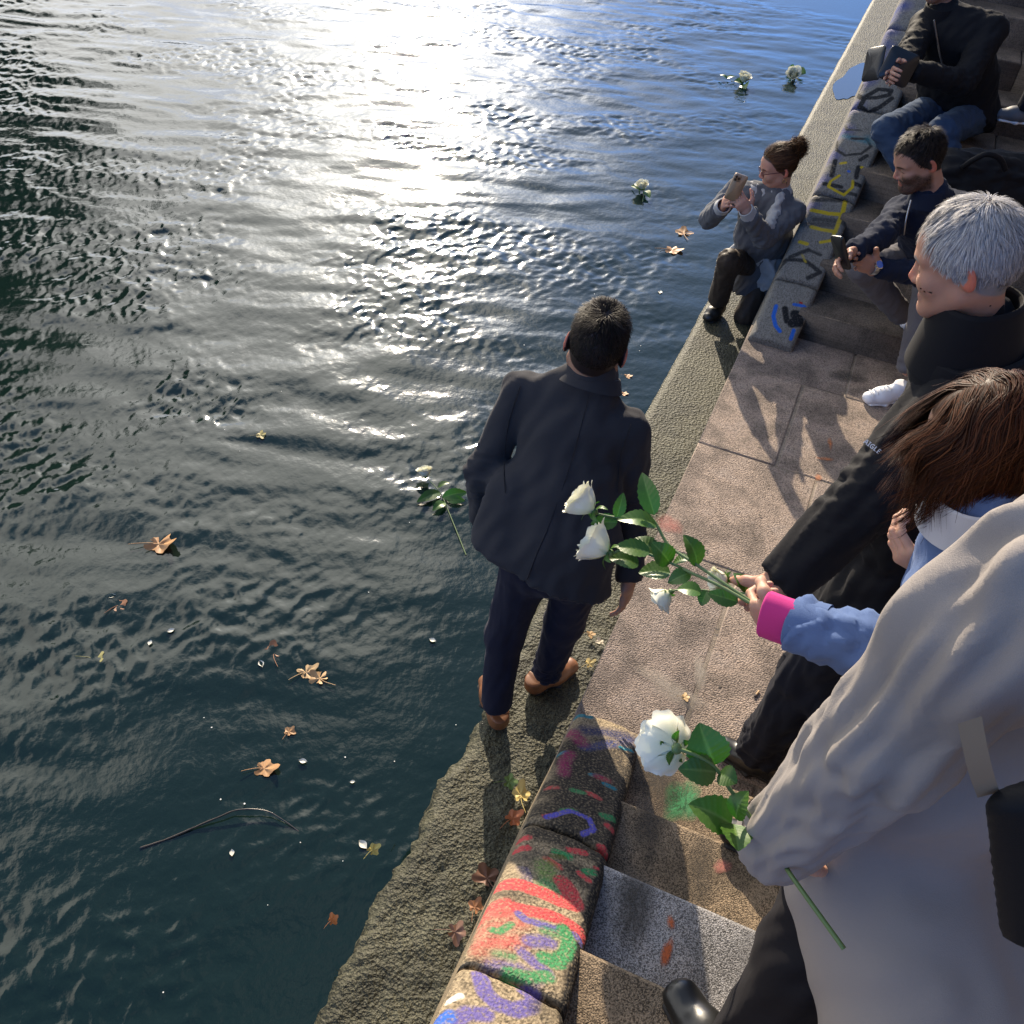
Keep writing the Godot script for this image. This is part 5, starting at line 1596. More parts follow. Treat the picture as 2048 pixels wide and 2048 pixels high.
	shoe(o, Vector3(0.235, 0.66, -0.877) + Vector3(0.14, 0, 0.13), Vector3(0.154, 0.66, -0.948), blk, rub, 0.09, Vector3.UP, 1.15)
	shoe(o, Vector3(0.80, 0.66, -0.90), Vector3(0.54, 0.66, -0.92), blk, rub, 0.09)
	hair_jobs.append({"o": o, "xf": xf, "n": 1500, "len": [0.03, 0.06], "lift": 0.2, "w": 0.002, "c": Color(0.06, 0.03, 0.02), "c2": Color(0.12, 0.06, 0.03), "whorl": Vector3(0, 0.12, 0.05), "thick": 0.008, "seed": 8})
	beige_person = o

	# === someone cut by the right edge, high on the far steps
	o = thing("person", Vector3(0.75, 0.99, -6.3), "person in dark clothes and grey trainers cut by the right picture edge", "person")
	var hx: Vector3 = Vector3(0.633, 1.072, -6.25)
	j = {"head": hx + Vector3(0.30, 1.45, -0.05), "neck": hx + Vector3(0.30, 1.31, -0.05), "sh": [hx + Vector3(0.18, 1.22, 0.08), hx + Vector3(0.34, 1.22, -0.22)], "el": [hx + Vector3(0.14, 0.95, 0.12), hx + Vector3(0.38, 0.95, -0.26)], "wr": [hx + Vector3(0.05, 0.74, 0.06), hx + Vector3(0.30, 0.74, -0.28)], "hip": [hx + Vector3(0.22, 0.72, 0.0), hx + Vector3(0.30, 0.72, -0.16)], "knee": [hx + Vector3(0.10, 0.34, 0.02), hx + Vector3(0.26, 0.34, -0.16)], "ank": [hx + Vector3(0.06, -0.02, 0.02), hx + Vector3(0.26, -0.02, -0.16)]}
	xf = frame(j.head, Vector3(-0.9, -0.3, 0.2), Vector3(0, 1, 0), 1.0)
	add_job("body", o, mats.skin, skin_fields(j, {"xf": xf, "hands": [hand_field(j.wr[0], Vector3(-0.2, -1, 0), Vector3(1, 0, -1), Vector3(-1, 0, 0), [0.4, 0.4, 0.4, 0.4])], "head_cell": 0.006, "hand_cell": 0.005}), [], head_tint.bind(xf.affine_inverse(), sk, hr, 0.0, skin_n, false))
	add_job("jacket", o, navy, [[top_field(j, {"arm": [0.07, 0.06, 0.05], "chest": 0.12, "waist": 0.12, "hips": 0.135, "hem": (j.hip[0] + j.hip[1]) / 2 + Vector3(0, -0.1, 0), "hem_r": 0.14, "sx": 1.38}), 0.014]])
	add_job("trousers", o, trE, [[legs_field(j, {"leg": [0.088, 0.070, 0.060], "seat": 0.118}), 0.012]], [fold(fn, Vector3(0.1, 1, 0), 0.2, 0.05, 0.008)])
	var grey := plain("grey_trainer", lin(0.10, 0.10, 0.11), 0.6)
	for i in 2:
		shoe(o, j.ank[i] + Vector3(0.09, -0.075, -0.02), j.ank[i] + Vector3(-0.17, -0.075, 0.04), grey, wsole)
	hair_jobs.append({"o": o, "xf": xf, "n": 1200, "len": [0.02, 0.04], "lift": 0.4, "w": 0.0022, "c": Color(0.02, 0.014, 0.01), "c2": Color(0.05, 0.03, 0.02), "whorl": Vector3(0, 0.11, 0.06), "thick": 0.004, "seed": 9})


var grey_man: Node3D
var beige_person: Node3D


# ---------------------------------------------------------------- hair: thousands of tapered ribbons
func build_hair() -> void:
	var m := plain("hair", Color.WHITE, 0.55)
	m.vertex_color_use_as_albedo = true
	m.metallic_specular = 0.25
	m.backlight_enabled = true
	m.backlight = Color(0.1, 0.09, 0.08)
	for s in hair_jobs:
		var rng := RandomNumberGenerator.new()
		rng.seed = s.seed * 977
		var xf: Transform3D = s.xf
		var off: Vector3 = (s.o as Node3D).position
		var v := PackedVector3Array()
		var nn := PackedVector3Array()
		var cc := PackedColorArray()
		var idx := PackedInt32Array()
		var clump := noise(30.0, 2, 200 + s.seed)
		var clump2 := noise(60.0, 2, 300 + s.seed)
		var guides := []
		var made := 0
		var tries := 0
		var long: bool = s.get("long", false)
		while made < s.n and tries < s.n * 5:
			tries += 1
			var d := Vector3(rng.randfn(), rng.randfn(), rng.randfn()).normalized()
			var thick: float = s.get("thick", 0.0)
			var pts: Array[Vector3] = []
			var ln := rng.randf_range(s.len[0], s.len[1])
			var segs := 4
			var nrm := d
			if s.has("bun"):
				# a messy knot: loops round a ball
				var c: Vector3 = s.bun
				var p := c + d * rng.randf_range(0.018, 0.036)
				var ax := Vector3(rng.randfn(), rng.randfn() * 0.4, rng.randfn()).normalized()
				segs = 6
				for q in segs + 1:
					pts.append(p)
					var tangent := ax.cross(p - c).normalized()
					p += (tangent + (p - c).normalized() * rng.randf_range(-0.25, 0.55) + Vector3(0, 0.15, 0.1)) * ln / segs
			else:
				var l := Vector3(0, 0.033, 0.013) + d * Vector3(0.0765, 0.0970, 0.100)
				if on_scalp(l) < 0.0 or (l.y < -0.02 and l.z < 0.07) or l.y < -0.045: continue
				nrm = (d / Vector3(0.0765, 0.097, 0.1)).normalized()
				l += nrm * rng.randf() * thick
				if long:
					segs = 9
					if guides.size() < 130:
						# a guide: falls from the parting, waves, rests on the head
						var side := Vector3(signf(l.x - 0.012) if absf(l.x - 0.012) > 0.01 else rng.randf_range(-1, 1), 0, 0)
						var away := l - Vector3(0.012, 0.12, 0.02)
						var dir := (away * 6.0 + side * 0.5)
						dir = (dir - nrm * dir.dot(nrm)).normalized()
						var path: Array[Vector3] = []
						var p := l + nrm * 0.004
						var ph := rng.randf() * TAU
						var amp := rng.randf_range(0.6, 1.25)
						for q in segs + 1:
							path.append(p)
							var g := float(q) / segs
							var down := (xf.basis.inverse() * Vector3(-0.42, -1, 0.12)).normalized()
							var sway := dir.cross(nrm).normalized()
							dir = (dir + down * (0.26 + g * 0.6) + sway * sin(ph + g * 9.0) * amp * (0.25 + g) + Vector3(clump.get_noise_3dv(p), clump.get_noise_3dv(p + Vector3(5, 0, 0)), clump.get_noise_3dv(p + Vector3(0, 5, 0))) * 0.7 * g).normalized()
							p += dir * ln / segs
							var e := (p - Vector3(0, 0.025, 0.012)) / Vector3(0.086, 0.110, 0.104)
							if e.length() < 1.04:
								p = Vector3(0, 0.025, 0.012) + e.normalized() * Vector3(0.086, 0.110, 0.104) * (1.04 + 0.05 * rng.randf())
						guides.append(path)
						continue
					var best := 0
					var bd := 1e9
					for q in guides.size():
						var dd: float = (guides[q][0] - l).length_squared() * rng.randf_range(0.6, 1.4)
						if dd < bd:
							bd = dd
							best = q
					var loose := rng.randf_range(0.2, 0.5) if rng.randf() < 0.94 else rng.randf_range(1.0, 2.2)
					var jit := Vector3(rng.randfn(), rng.randfn(), rng.randfn()) * 0.006
					var shrink := rng.randf_range(0.72, 1.05)
					for q in segs + 1:
						var g := float(q) / segs
						var w: float = g * segs * shrink
						var i0 := mini(int(w), segs - 1)
						var gp: Vector3 = (guides[best][i0] as Vector3).lerp(guides[best][i0 + 1], w - i0)
						pts.append(gp + (l - guides[best][0]) * lerpf(1.0, loose, g) + jit * g * (1.0 + loose))
				else:
					var away: Vector3 = l - s.whorl
					if s.get("inward", false): away = -away
					var dir := (away - nrm * away.dot(nrm)).normalized()
					dir = (dir + Vector3(clump.get_noise_3dv(l * 1.2), clump.get_noise_3dv(l + Vector3(3, 0, 0)), clump.get_noise_3dv(l + Vector3(0, 3, 0))) * 0.8).normalized()
					if s.get("top", 0.0) > 0.0 and l.y > 0.08: ln *= s.top
					if l.y < 0.06: ln *= lerpf(0.4, 1.0, clampf(l.y / 0.06, 0.0, 1.0))
					var lift: float = s.lift * rng.randf_range(0.5, 1.3)
					var p := l
					for q in segs + 1:
						pts.append(p)
						p += (dir + nrm * lift * (1.0 - 0.7 * q / segs)).normalized() * ln / segs
						nrm = ((p - Vector3(0, 0.033, 0.013)) / Vector3(0.0765, 0.097, 0.1)).normalized()
						dir = (dir - nrm * dir.dot(nrm)).normalized()
			var c: Color = (s.c as Color).lerp(s.c2, pow(rng.randf(), 1.6))
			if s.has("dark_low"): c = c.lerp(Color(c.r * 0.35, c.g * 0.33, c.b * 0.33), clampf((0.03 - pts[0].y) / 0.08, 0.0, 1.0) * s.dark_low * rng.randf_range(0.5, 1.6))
			var w0: float = s.w * rng.randf_range(0.7, 1.3) / xf.basis.x.length()
			for q in segs + 1:
				var t := (pts[mini(q + 1, segs)] - pts[maxi(q - 1, 0)]).normalized()
				var e := (pts[q] - Vector3(0, 0.03, 0.012)).normalized()
				var sd := t.cross(e).normalized() * w0 * (1.0 - 0.85 * pow(float(q) / segs, 2.0))
				var no := (xf.basis * sd.cross(t)).normalized()
				var turned := no.dot(xf.basis * e) < 0
				if turned: no = -no
				for sg in [-1.0, 1.0]:
					v.append(xf * (pts[q] + sd * sg) - off)
					nn.append((no + (xf.basis * sd).normalized() * sg * 0.5).normalized())
					cc.append(c)
				if q < segs:
					var a := v.size() - 2
					if turned: idx.append_array([a, a + 1, a + 3, a, a + 3, a + 2])
					else: idx.append_array([a, a + 3, a + 1, a, a + 2, a + 3])
			made += 1
		mesh_node("hair", array_mesh(v, nn, idx, cc), m, s.o)


# ---------------------------------------------------------------- roses
func petal_mesh(rng: RandomNumberGenerator, axis: Basis, c: Vector3, r: float, h: float, wide: float, flare: float, yaw: float, ruffle: float) -> ArrayMesh:
	var ph := rng.randf() * 10.0
	var f := func(a: float, b: float) -> Vector3:
		var s := a * 2.0 - 1.0
		var edge := 1.0 - 0.30 * pow(absf(s), 2.2)
		var t := b * edge
		var half := wide * (0.35 + 0.65 * sin(minf(t * 2.0, PI * 0.5)))
		var ang := yaw + s * half
		var rad := r * (0.12 + 0.9 * pow(sin(minf(t * 2.1, PI * 0.5)), 0.75)) + flare * pow(t, 5.0) * (1.0 + 0.5 * s * s)
		rad += ruffle * sin(s * 7.0 + ph) * pow(t, 3.0)
		var y := h * (t - 0.10 * flare / maxf(r, 0.001) * pow(t, 5.0)) + ruffle * 1.2 * cos(s * 5.0 + ph * 2.0) * pow(t, 3.0)
		return c + axis * Vector3(cos(ang) * rad, y, sin(ang) * rad)
	var warm := rng.randf_range(0.0, 1.0)
	var tint := func(_a: float, b: float) -> Color:
		return Color(1, 1, 1).lerp(Color(0.93, 0.94, 0.66), clampf(pow(1.0 - b, 1.6) * 0.9 + warm * 0.2, 0.0, 1.0))
	return grid_mesh(10, 8, f, false, tint)


func leaf_mesh(base: Vector3, tip: Vector3, width: float, facing: Vector3, dark := 1.0, bend := 0.12) -> ArrayMesh:
	var l := tip - base
	var ln := l.length()
	var y := l / ln
	var n := (facing - y * facing.dot(y)).normalized()
	var x := y.cross(n)
	var f := func(a: float, b: float) -> Vector3:
		var s := a * 2.0 - 1.0
		var w := width * 0.64 * pow(sin(PI * pow(b, 0.75)), 0.75) if b < 1.0 else 0.0
		w *= 1.0 + 0.06 * sin(b * 46.0) * absf(s)
		var side := fmod(b * 8.0, 1.0)
		return base + y * (b * ln) + x * s * w + n * (ln * bend * sin(b * PI) - absf(s) * w * -0.22 + 0.0004 * sin((b * 8.0 - absf(s) * 1.2) * TAU))
	var tint := func(a: float, b: float) -> Color:
		var s := absf(a * 2.0 - 1.0)
		var vein := clampf(1.0 - s * 9.0, 0.0, 1.0) * 0.7 + clampf(1.0 - absf(fmod(b * 8.0 - s * 1.2 + 8.0, 1.0) - 0.5) * 9.0, 0.0, 1.0) * 0.18
		return Color(0.060, 0.135, 0.020).lerp(Color(0.16, 0.25, 0.07), vein) * dark
	return grid_mesh(14, 22, f, false, tint)


# petals round an axis, sepals, a stem and its leaves; every leaf and petal a piece of its own
func rose(label: String, where: Vector3, axis: Vector3, size: float, rings: Array, stem: Array, leaves: Array, sd: int, group: String, stem_r := 0.0026) -> Node3D:
	var o := thing("white_rose", where, label, "rose", group)
	var rng := RandomNumberGenerator.new()
	rng.seed = sd
	var y := axis.normalized()
	var x := y.cross(Vector3(0.31, 0.22, 0.91)).normalized()
	var b := Basis(x, y, x.cross(y) * 1.0)
	var root := -y * size * 0.62
	var bloom := Node3D.new()
	bloom.name = "bloom"
	o.add_child(bloom)
	for q in rings.size():
		var spec: Array = rings[q]
		for k in int(spec[0]):
			var yaw: float = TAU * k / spec[0] + q * 0.9 + rng.randf_range(-0.2, 0.2)
			var m := petal_mesh(rng, b, root, spec[1] * size * rng.randf_range(0.94, 1.06), spec[2] * size * rng.randf_range(0.94, 1.05), spec[3], spec[4] * size * rng.randf_range(0.7, 1.3), yaw, spec[5] * size)
			mesh_node("petal", m, mats.petal, bloom)
	# sepals and hip
	var hip := smooth_path(PackedVector3Array([root - y * size * 0.20, root - y * size * 0.05, root + y * size * 0.10]), 3)
	mesh_node("rose_hip", tube(hip, PackedFloat32Array([size * 0.10, size * 0.14, size * 0.19, size * 0.2, size * 0.17, size * 0.15, size * 0.12]), 10), mats.stem, bloom)
	for k in 5:
		var a := TAU * k / 5.0 + 0.3
		var d := b * Vector3(cos(a), 0, sin(a))
		mesh_node("sepal", leaf_mesh(root + d * size * 0.1, root + d * size * 0.62 - y * size * rng.randf_range(-0.35, 0.45), size * 0.22, y, 1.2, 0.2), mats.leaf, bloom)
	if stem.size():
		var pts := PackedVector3Array()
		pts.append(root - y * size * 0.12)
		for p in stem: pts.append(p - where)
		var sp := smooth_path(pts, 6)
		mesh_node("stem", tube(sp, even(sp.size(), stem_r * 0.85, stem_r * 1.15), 8), mats.stem, o)
	for l in leaves:
		var up: Vector3 = l[3] if l.size() > 3 else (eye_dir(where) * 0.6 + Vector3(-0.3, 0.7, 0) + Vector3(rng.randf_range(-0.5, 0.5), rng.randf_range(-0.2, 0.4), rng.randf_range(-0.5, 0.5))).normalized()
		mesh_node("leaf", leaf_mesh(l[0] - where, l[1] - where, l[2], up, rng.randf_range(0.8, 1.25), rng.randf_range(0.05, 0.16)), mats.leaf, o)
	return o


func build_roses() -> void:
	# [petals, radius, height, half width, flare, ruffle] in units of the bloom's size
	var tight := [[3, 0.16, 1.15, 1.3, 0.02, 0.01], [4, 0.28, 1.20, 1.1, 0.06, 0.015], [5, 0.40, 1.22, 0.95, 0.12, 0.022], [6, 0.50, 1.18, 0.9, 0.18, 0.028], [6, 0.58, 1.12, 0.9, 0.25, 0.03], [5, 0.64, 1.0, 0.85, 0.34, 0.03]]
	var wide := [[3, 0.14, 0.95, 1.3, 0.02, 0.01], [4, 0.26, 1.02, 1.1, 0.06, 0.03], [5, 0.40, 1.06, 0.95, 0.10, 0.045], [6, 0.55, 1.04, 0.7, 0.16, 0.05], [7, 0.68, 0.96, 0.6, 0.20, 0.06], [8, 0.78, 0.86, 0.62, 0.20, 0.05], [8, 0.86, 0.68, 0.60, 0.24, 0.05]]
	var left := (Vector3(-0.453, 1.485, -1.413) - Vector3(-0.242, 1.465, -1.379)).normalized()
	rose("long-stemmed white rose held out by the pink cuff, the upper bloom", Vector3(-0.32, 1.497, -1.392), left + Vector3(0, 0.35, 0), 0.046, tight, [Vector3(-0.245, 1.484, -1.396), Vector3(-0.184, 1.502, -1.407), Vector3(-0.13, 1.483, -1.369), Vector3(-0.059, 1.486, -1.336), Vector3(0.078, 1.487, -1.281), Vector3(0.111, 1.481, -1.272)],
		[[Vector3(-0.165, 1.499, -1.393), Vector3(-0.239, 1.507, -1.363), 0.036], [Vector3(-0.176, 1.514, -1.405), Vector3(-0.228, 1.559, -1.463), 0.032], [Vector3(-0.242, 1.477, -1.39), Vector3(-0.293, 1.461, -1.378), 0.028], [Vector3(-0.246, 1.483, -1.394), Vector3(-0.25, 1.523, -1.429), 0.020], [Vector3(-0.065, 1.48, -1.343), Vector3(-0.109, 1.523, -1.367), 0.036], [Vector3(-0.084, 1.479, -1.355), Vector3(-0.112, 1.458, -1.348), 0.024]], 11, "white roses held over the water", 0.0030)
	rose("long-stemmed white rose held out by the pink cuff, the lower bloom", Vector3(-0.264, 1.46, -1.328), left + Vector3(0, 0.12, 0), 0.049, tight, [Vector3(-0.197, 1.464, -1.344), Vector3(-0.115, 1.466, -1.341), Vector3(-0.068, 1.475, -1.324), Vector3(-0.01, 1.484, -1.307), Vector3(0.081, 1.489, -1.275), Vector3(0.115, 1.482, -1.265)],
		[[Vector3(-0.159, 1.473, -1.343), Vector3(-0.226, 1.475, -1.322), 0.034], [Vector3(-0.115, 1.465, -1.34), Vector3(-0.161, 1.501, -1.342), 0.036], [Vector3(-0.109, 1.453, -1.328), Vector3(-0.167, 1.441, -1.311), 0.040], [Vector3(-0.173, 1.438, -1.335), Vector3(-0.231, 1.437, -1.325), 0.036], [Vector3(-0.072, 1.468, -1.332), Vector3(-0.107, 1.445, -1.307), 0.026], [Vector3(-0.15, 1.445, -1.373), Vector3(-0.202, 1.453, -1.388), 0.032]], 12, "white roses held over the water", 0.0030)
	var left2 := (Vector3(-0.147, 1.153, -1.506) - Vector3(-0.096, 1.193, -1.552)).normalized()
	rose("white rose hanging from the hand of the person in black, drooping bloom", Vector3(-0.128, 1.159, -1.543), left2 + Vector3(0, -0.3, 0), 0.036, tight, [Vector3(-0.076, 1.186, -1.573), Vector3(-0.011, 1.196, -1.586), Vector3(0.056, 1.225, -1.585), Vector3(0.106, 1.25, -1.578)],
		[[Vector3(-0.049, 1.192, -1.567), Vector3(-0.104, 1.186, -1.558), 0.034], [Vector3(-0.039, 1.198, -1.573), Vector3(-0.04, 1.172, -1.547), 0.024], [Vector3(0.034, 1.205, -1.566), Vector3(-0.036, 1.202, -1.563), 0.032]], 13, "white roses held over the water", 0.0024)
	rose("white rose half hidden behind the stems held by the pink cuff", Vector3(-0.022, 1.201, -1.618), left2 + Vector3(0, 0.5, 0), 0.034, tight, [Vector3(0.015, 1.203, -1.62), Vector3(0.064, 1.213, -1.6), Vector3(0.107, 1.232, -1.589)],
		[[Vector3(0.046, 1.21, -1.598), Vector3(0.003, 1.233, -1.621), 0.034], [Vector3(0.053, 1.211, -1.599), Vector3(0.072, 1.2, -1.587), 0.022]], 14, "white roses held over the water", 0.0024)
	rose("large open white rose under the cuff of the beige coat", Vector3(-0.01, 1.522, -0.895), (Vector3(-0.043, 1.481, -0.924) - Vector3(0.017, 1.548, -0.881)).normalized(), 0.046, wide, [Vector3(0.041, 1.54, -0.885), Vector3(0.071, 1.521, -0.891), Vector3(0.105, 1.477, -0.895), Vector3(0.143, 1.433, -0.897), Vector3(0.209, 1.414, -0.855), Vector3(0.234, 1.427, -0.821), Vector3(0.319, 1.421, -0.753)],
		[[Vector3(0.07, 1.523, -0.894), Vector3(0.027, 1.568, -0.923), 0.052], [Vector3(0.075, 1.518, -0.886), Vector3(0.02, 1.523, -0.862), 0.036], [Vector3(0.08, 1.51, -0.892), Vector3(0.109, 1.517, -0.882), 0.028], [Vector3(0.126, 1.418, -0.877), Vector3(0.053, 1.441, -0.866), 0.046], [Vector3(0.128, 1.418, -0.878), Vector3(0.144, 1.434, -0.826), 0.040], [Vector3(0.128, 1.44, -0.874), Vector3(0.131, 1.483, -0.901), 0.032]], 15, "white roses held over the water", 0.0034)
	# afloat
	var w := WATER_Y + 0.012
	var a: Vector3 = Vector3(-1.694, -0.57, -3.513)
	rose("white rose floating with its long stem beside the suited person", a, Vector3(-0.35, 0.75, -0.25), 0.048, tight, [Vector3(-1.568, -0.615, -3.444), Vector3(-1.447, -0.62, -3.315), Vector3(-1.253, -0.63, -3.098)],
		[[Vector3(-1.537, -0.61, -3.409), Vector3(-1.432, -0.6, -3.498), 0.05], [Vector3(-1.566, -0.61, -3.439), Vector3(-1.64, -0.61, -3.31), 0.05], [Vector3(-1.596, -0.61, -3.469), Vector3(-1.545, -0.59, -3.516), 0.03], [Vector3(-1.508, -0.61, -3.38), Vector3(-1.537, -0.61, -3.29), 0.04], [Vector3(-1.505, -0.61, -3.404), Vector3(-1.42, -0.61, -3.441), 0.04]], 21, "white roses afloat on the river")
	a = Vector3(-1.766, -0.565, -7.76)
	rose("white rose floating alone in the middle of the blue water", a, Vector3(-0.2, 0.9, 0.2), 0.062, tight, [Vector3(-1.735, -0.62, -7.75), Vector3(-1.686, -0.64, -7.545)],
		[[Vector3(-1.737, -0.61, -7.781), Vector3(-1.867, -0.61, -7.79), 0.05], [Vector3(-1.731, -0.61, -7.761), Vector3(-1.653, -0.61, -7.65), 0.05]], 22, "white roses afloat on the river")
	a = Vector3(-1.618, -0.56, -11.149)
	rose("white rose floating far out, trailing green leaves to its left", a, Vector3(0.2, 0.9, 0.1), 0.085, tight, [Vector3(-1.654, -0.62, -11.148), Vector3(-1.758, -0.63, -11.165)],
		[[Vector3(-1.61, -0.61, -11.144), Vector3(-1.718, -0.61, -11.121), 0.08], [Vector3(-1.589, -0.61, -11.101), Vector3(-1.543, -0.61, -10.944), 0.09]], 23, "white roses afloat on the river")
	a = Vector3(-1.156, -0.56, -11.643)
	rose("white rose floating far out, nearest to the ledge", a, Vector3(0.0, 0.7, 0.6), 0.090, tight, [Vector3(-1.193, -0.62, -12.009), Vector3(-1.262, -0.64, -12.358)],
		[[Vector3(-1.193, -0.61, -11.928), Vector3(-1.264, -0.58, -11.885), 0.09], [Vector3(-1.156, -0.61, -11.915), Vector3(-1.048, -0.59, -11.86), 0.09]], 24, "white roses afloat on the river")
	var sprig := thing("rose_leaf_sprig", Vector3(-1.808, -0.62, -11.149), "loose green sprig of rose leaves afloat left of the far rose", "leaf")
	for q in 3:
		mesh_node("leaf", leaf_mesh(Vector3(0, 0.01, 0), Vector3(-0.09 + q * 0.09, 0.02, -0.03 - 0.03 * q), 0.05, Vector3.UP), mats.leaf, sprig)


# ---------------------------------------------------------------- leaves, twigs and litter
func plane_leaf(size: float, sd: int, curl: float) -> ArrayMesh:
	var n := 60
	var rng := RandomNumberGenerator.new()
	rng.seed = sd
	var k1 := rng.randf_range(-0.5, 0.5)
	var v := PackedVector3Array([Vector3.ZERO])
	var idx := PackedInt32Array()
	for r in 3:
		for i in n:
			var a := TAU * i / n
			# five pointed lobes with teeth, the stalk side notched
			var fr := fposmod(a * 5.0 / TAU + 0.5, 1.0)
			var tri := 1.0 - absf(fr * 2.0 - 1.0)
			var lobe := 0.60 + 0.42 * pow(tri, 1.2) * (0.85 + 0.3 * sin(a * 2.0 + sd * 1.7))
			lobe += 0.09 * (1.0 - absf(fposmod(a * 15.0 / TAU, 1.0) * 2.0 - 1.0))
			lobe *= 0.82 + 0.2 * cos(a) + 0.08 * sin(a * 3.0 + sd)
			if cos(a) < -0.93: lobe *= 0.45
			var q: float = [0.35, 0.7, 1.0][r]
			var rad := size * 0.5 * lerpf(0.6 * q, lobe * q, q)
			var p := Vector3(cos(a) * rad, 0, sin(a) * rad)
			p.y = curl * size * (0.20 * pow(rad / size * 2.0, 2.0) * (0.6 + 0.8 * cos(a * 2.0 + k1)) + 0.03 * sin(a * 5.0))
			v.append(p)
	for i in n:
		idx.append_array([0, 1 + i, 1 + (i + 1) % n])
	for r in 2:
		for i in n:
			var a := 1 + r * n + i
			var b := 1 + r * n + (i + 1) % n
			idx.append_array([a, a + n, b + n, a, b + n, b])
	return array_mesh(v, smooth_normals(v, idx), idx)


func drift_leaf(at: Vector3, size: float, yaw: float, c: Color, label: String, sd: int, curl := 0.5, group := "autumn leaves afloat on the river", tilt := 0.0) -> void:
	var m := plain("dry_leaf", c, 0.6)
	m.backlight_enabled = true
	m.backlight = Color(0.3, 0.2, 0.1)
	var o := Node3D.new()
	o.name = numbered("fallen_leaf")
	add_child(o)
	o.position = at
	o.basis = Basis(Vector3.UP, yaw) * Basis(Vector3.RIGHT, tilt)
	tag(o, label, "leaf", group)
	mesh_node("blade", plane_leaf(size, sd, curl), m, o)
	var st := smooth_path(PackedVector3Array([Vector3.ZERO, Vector3(-size * 0.3, 0.004, 0.0), Vector3(-size * 0.75, 0.01, size * 0.12)]), 4)
	mesh_node("stalk", tube(st, even(st.size(), size * 0.018, size * 0.010), 6), m, o)


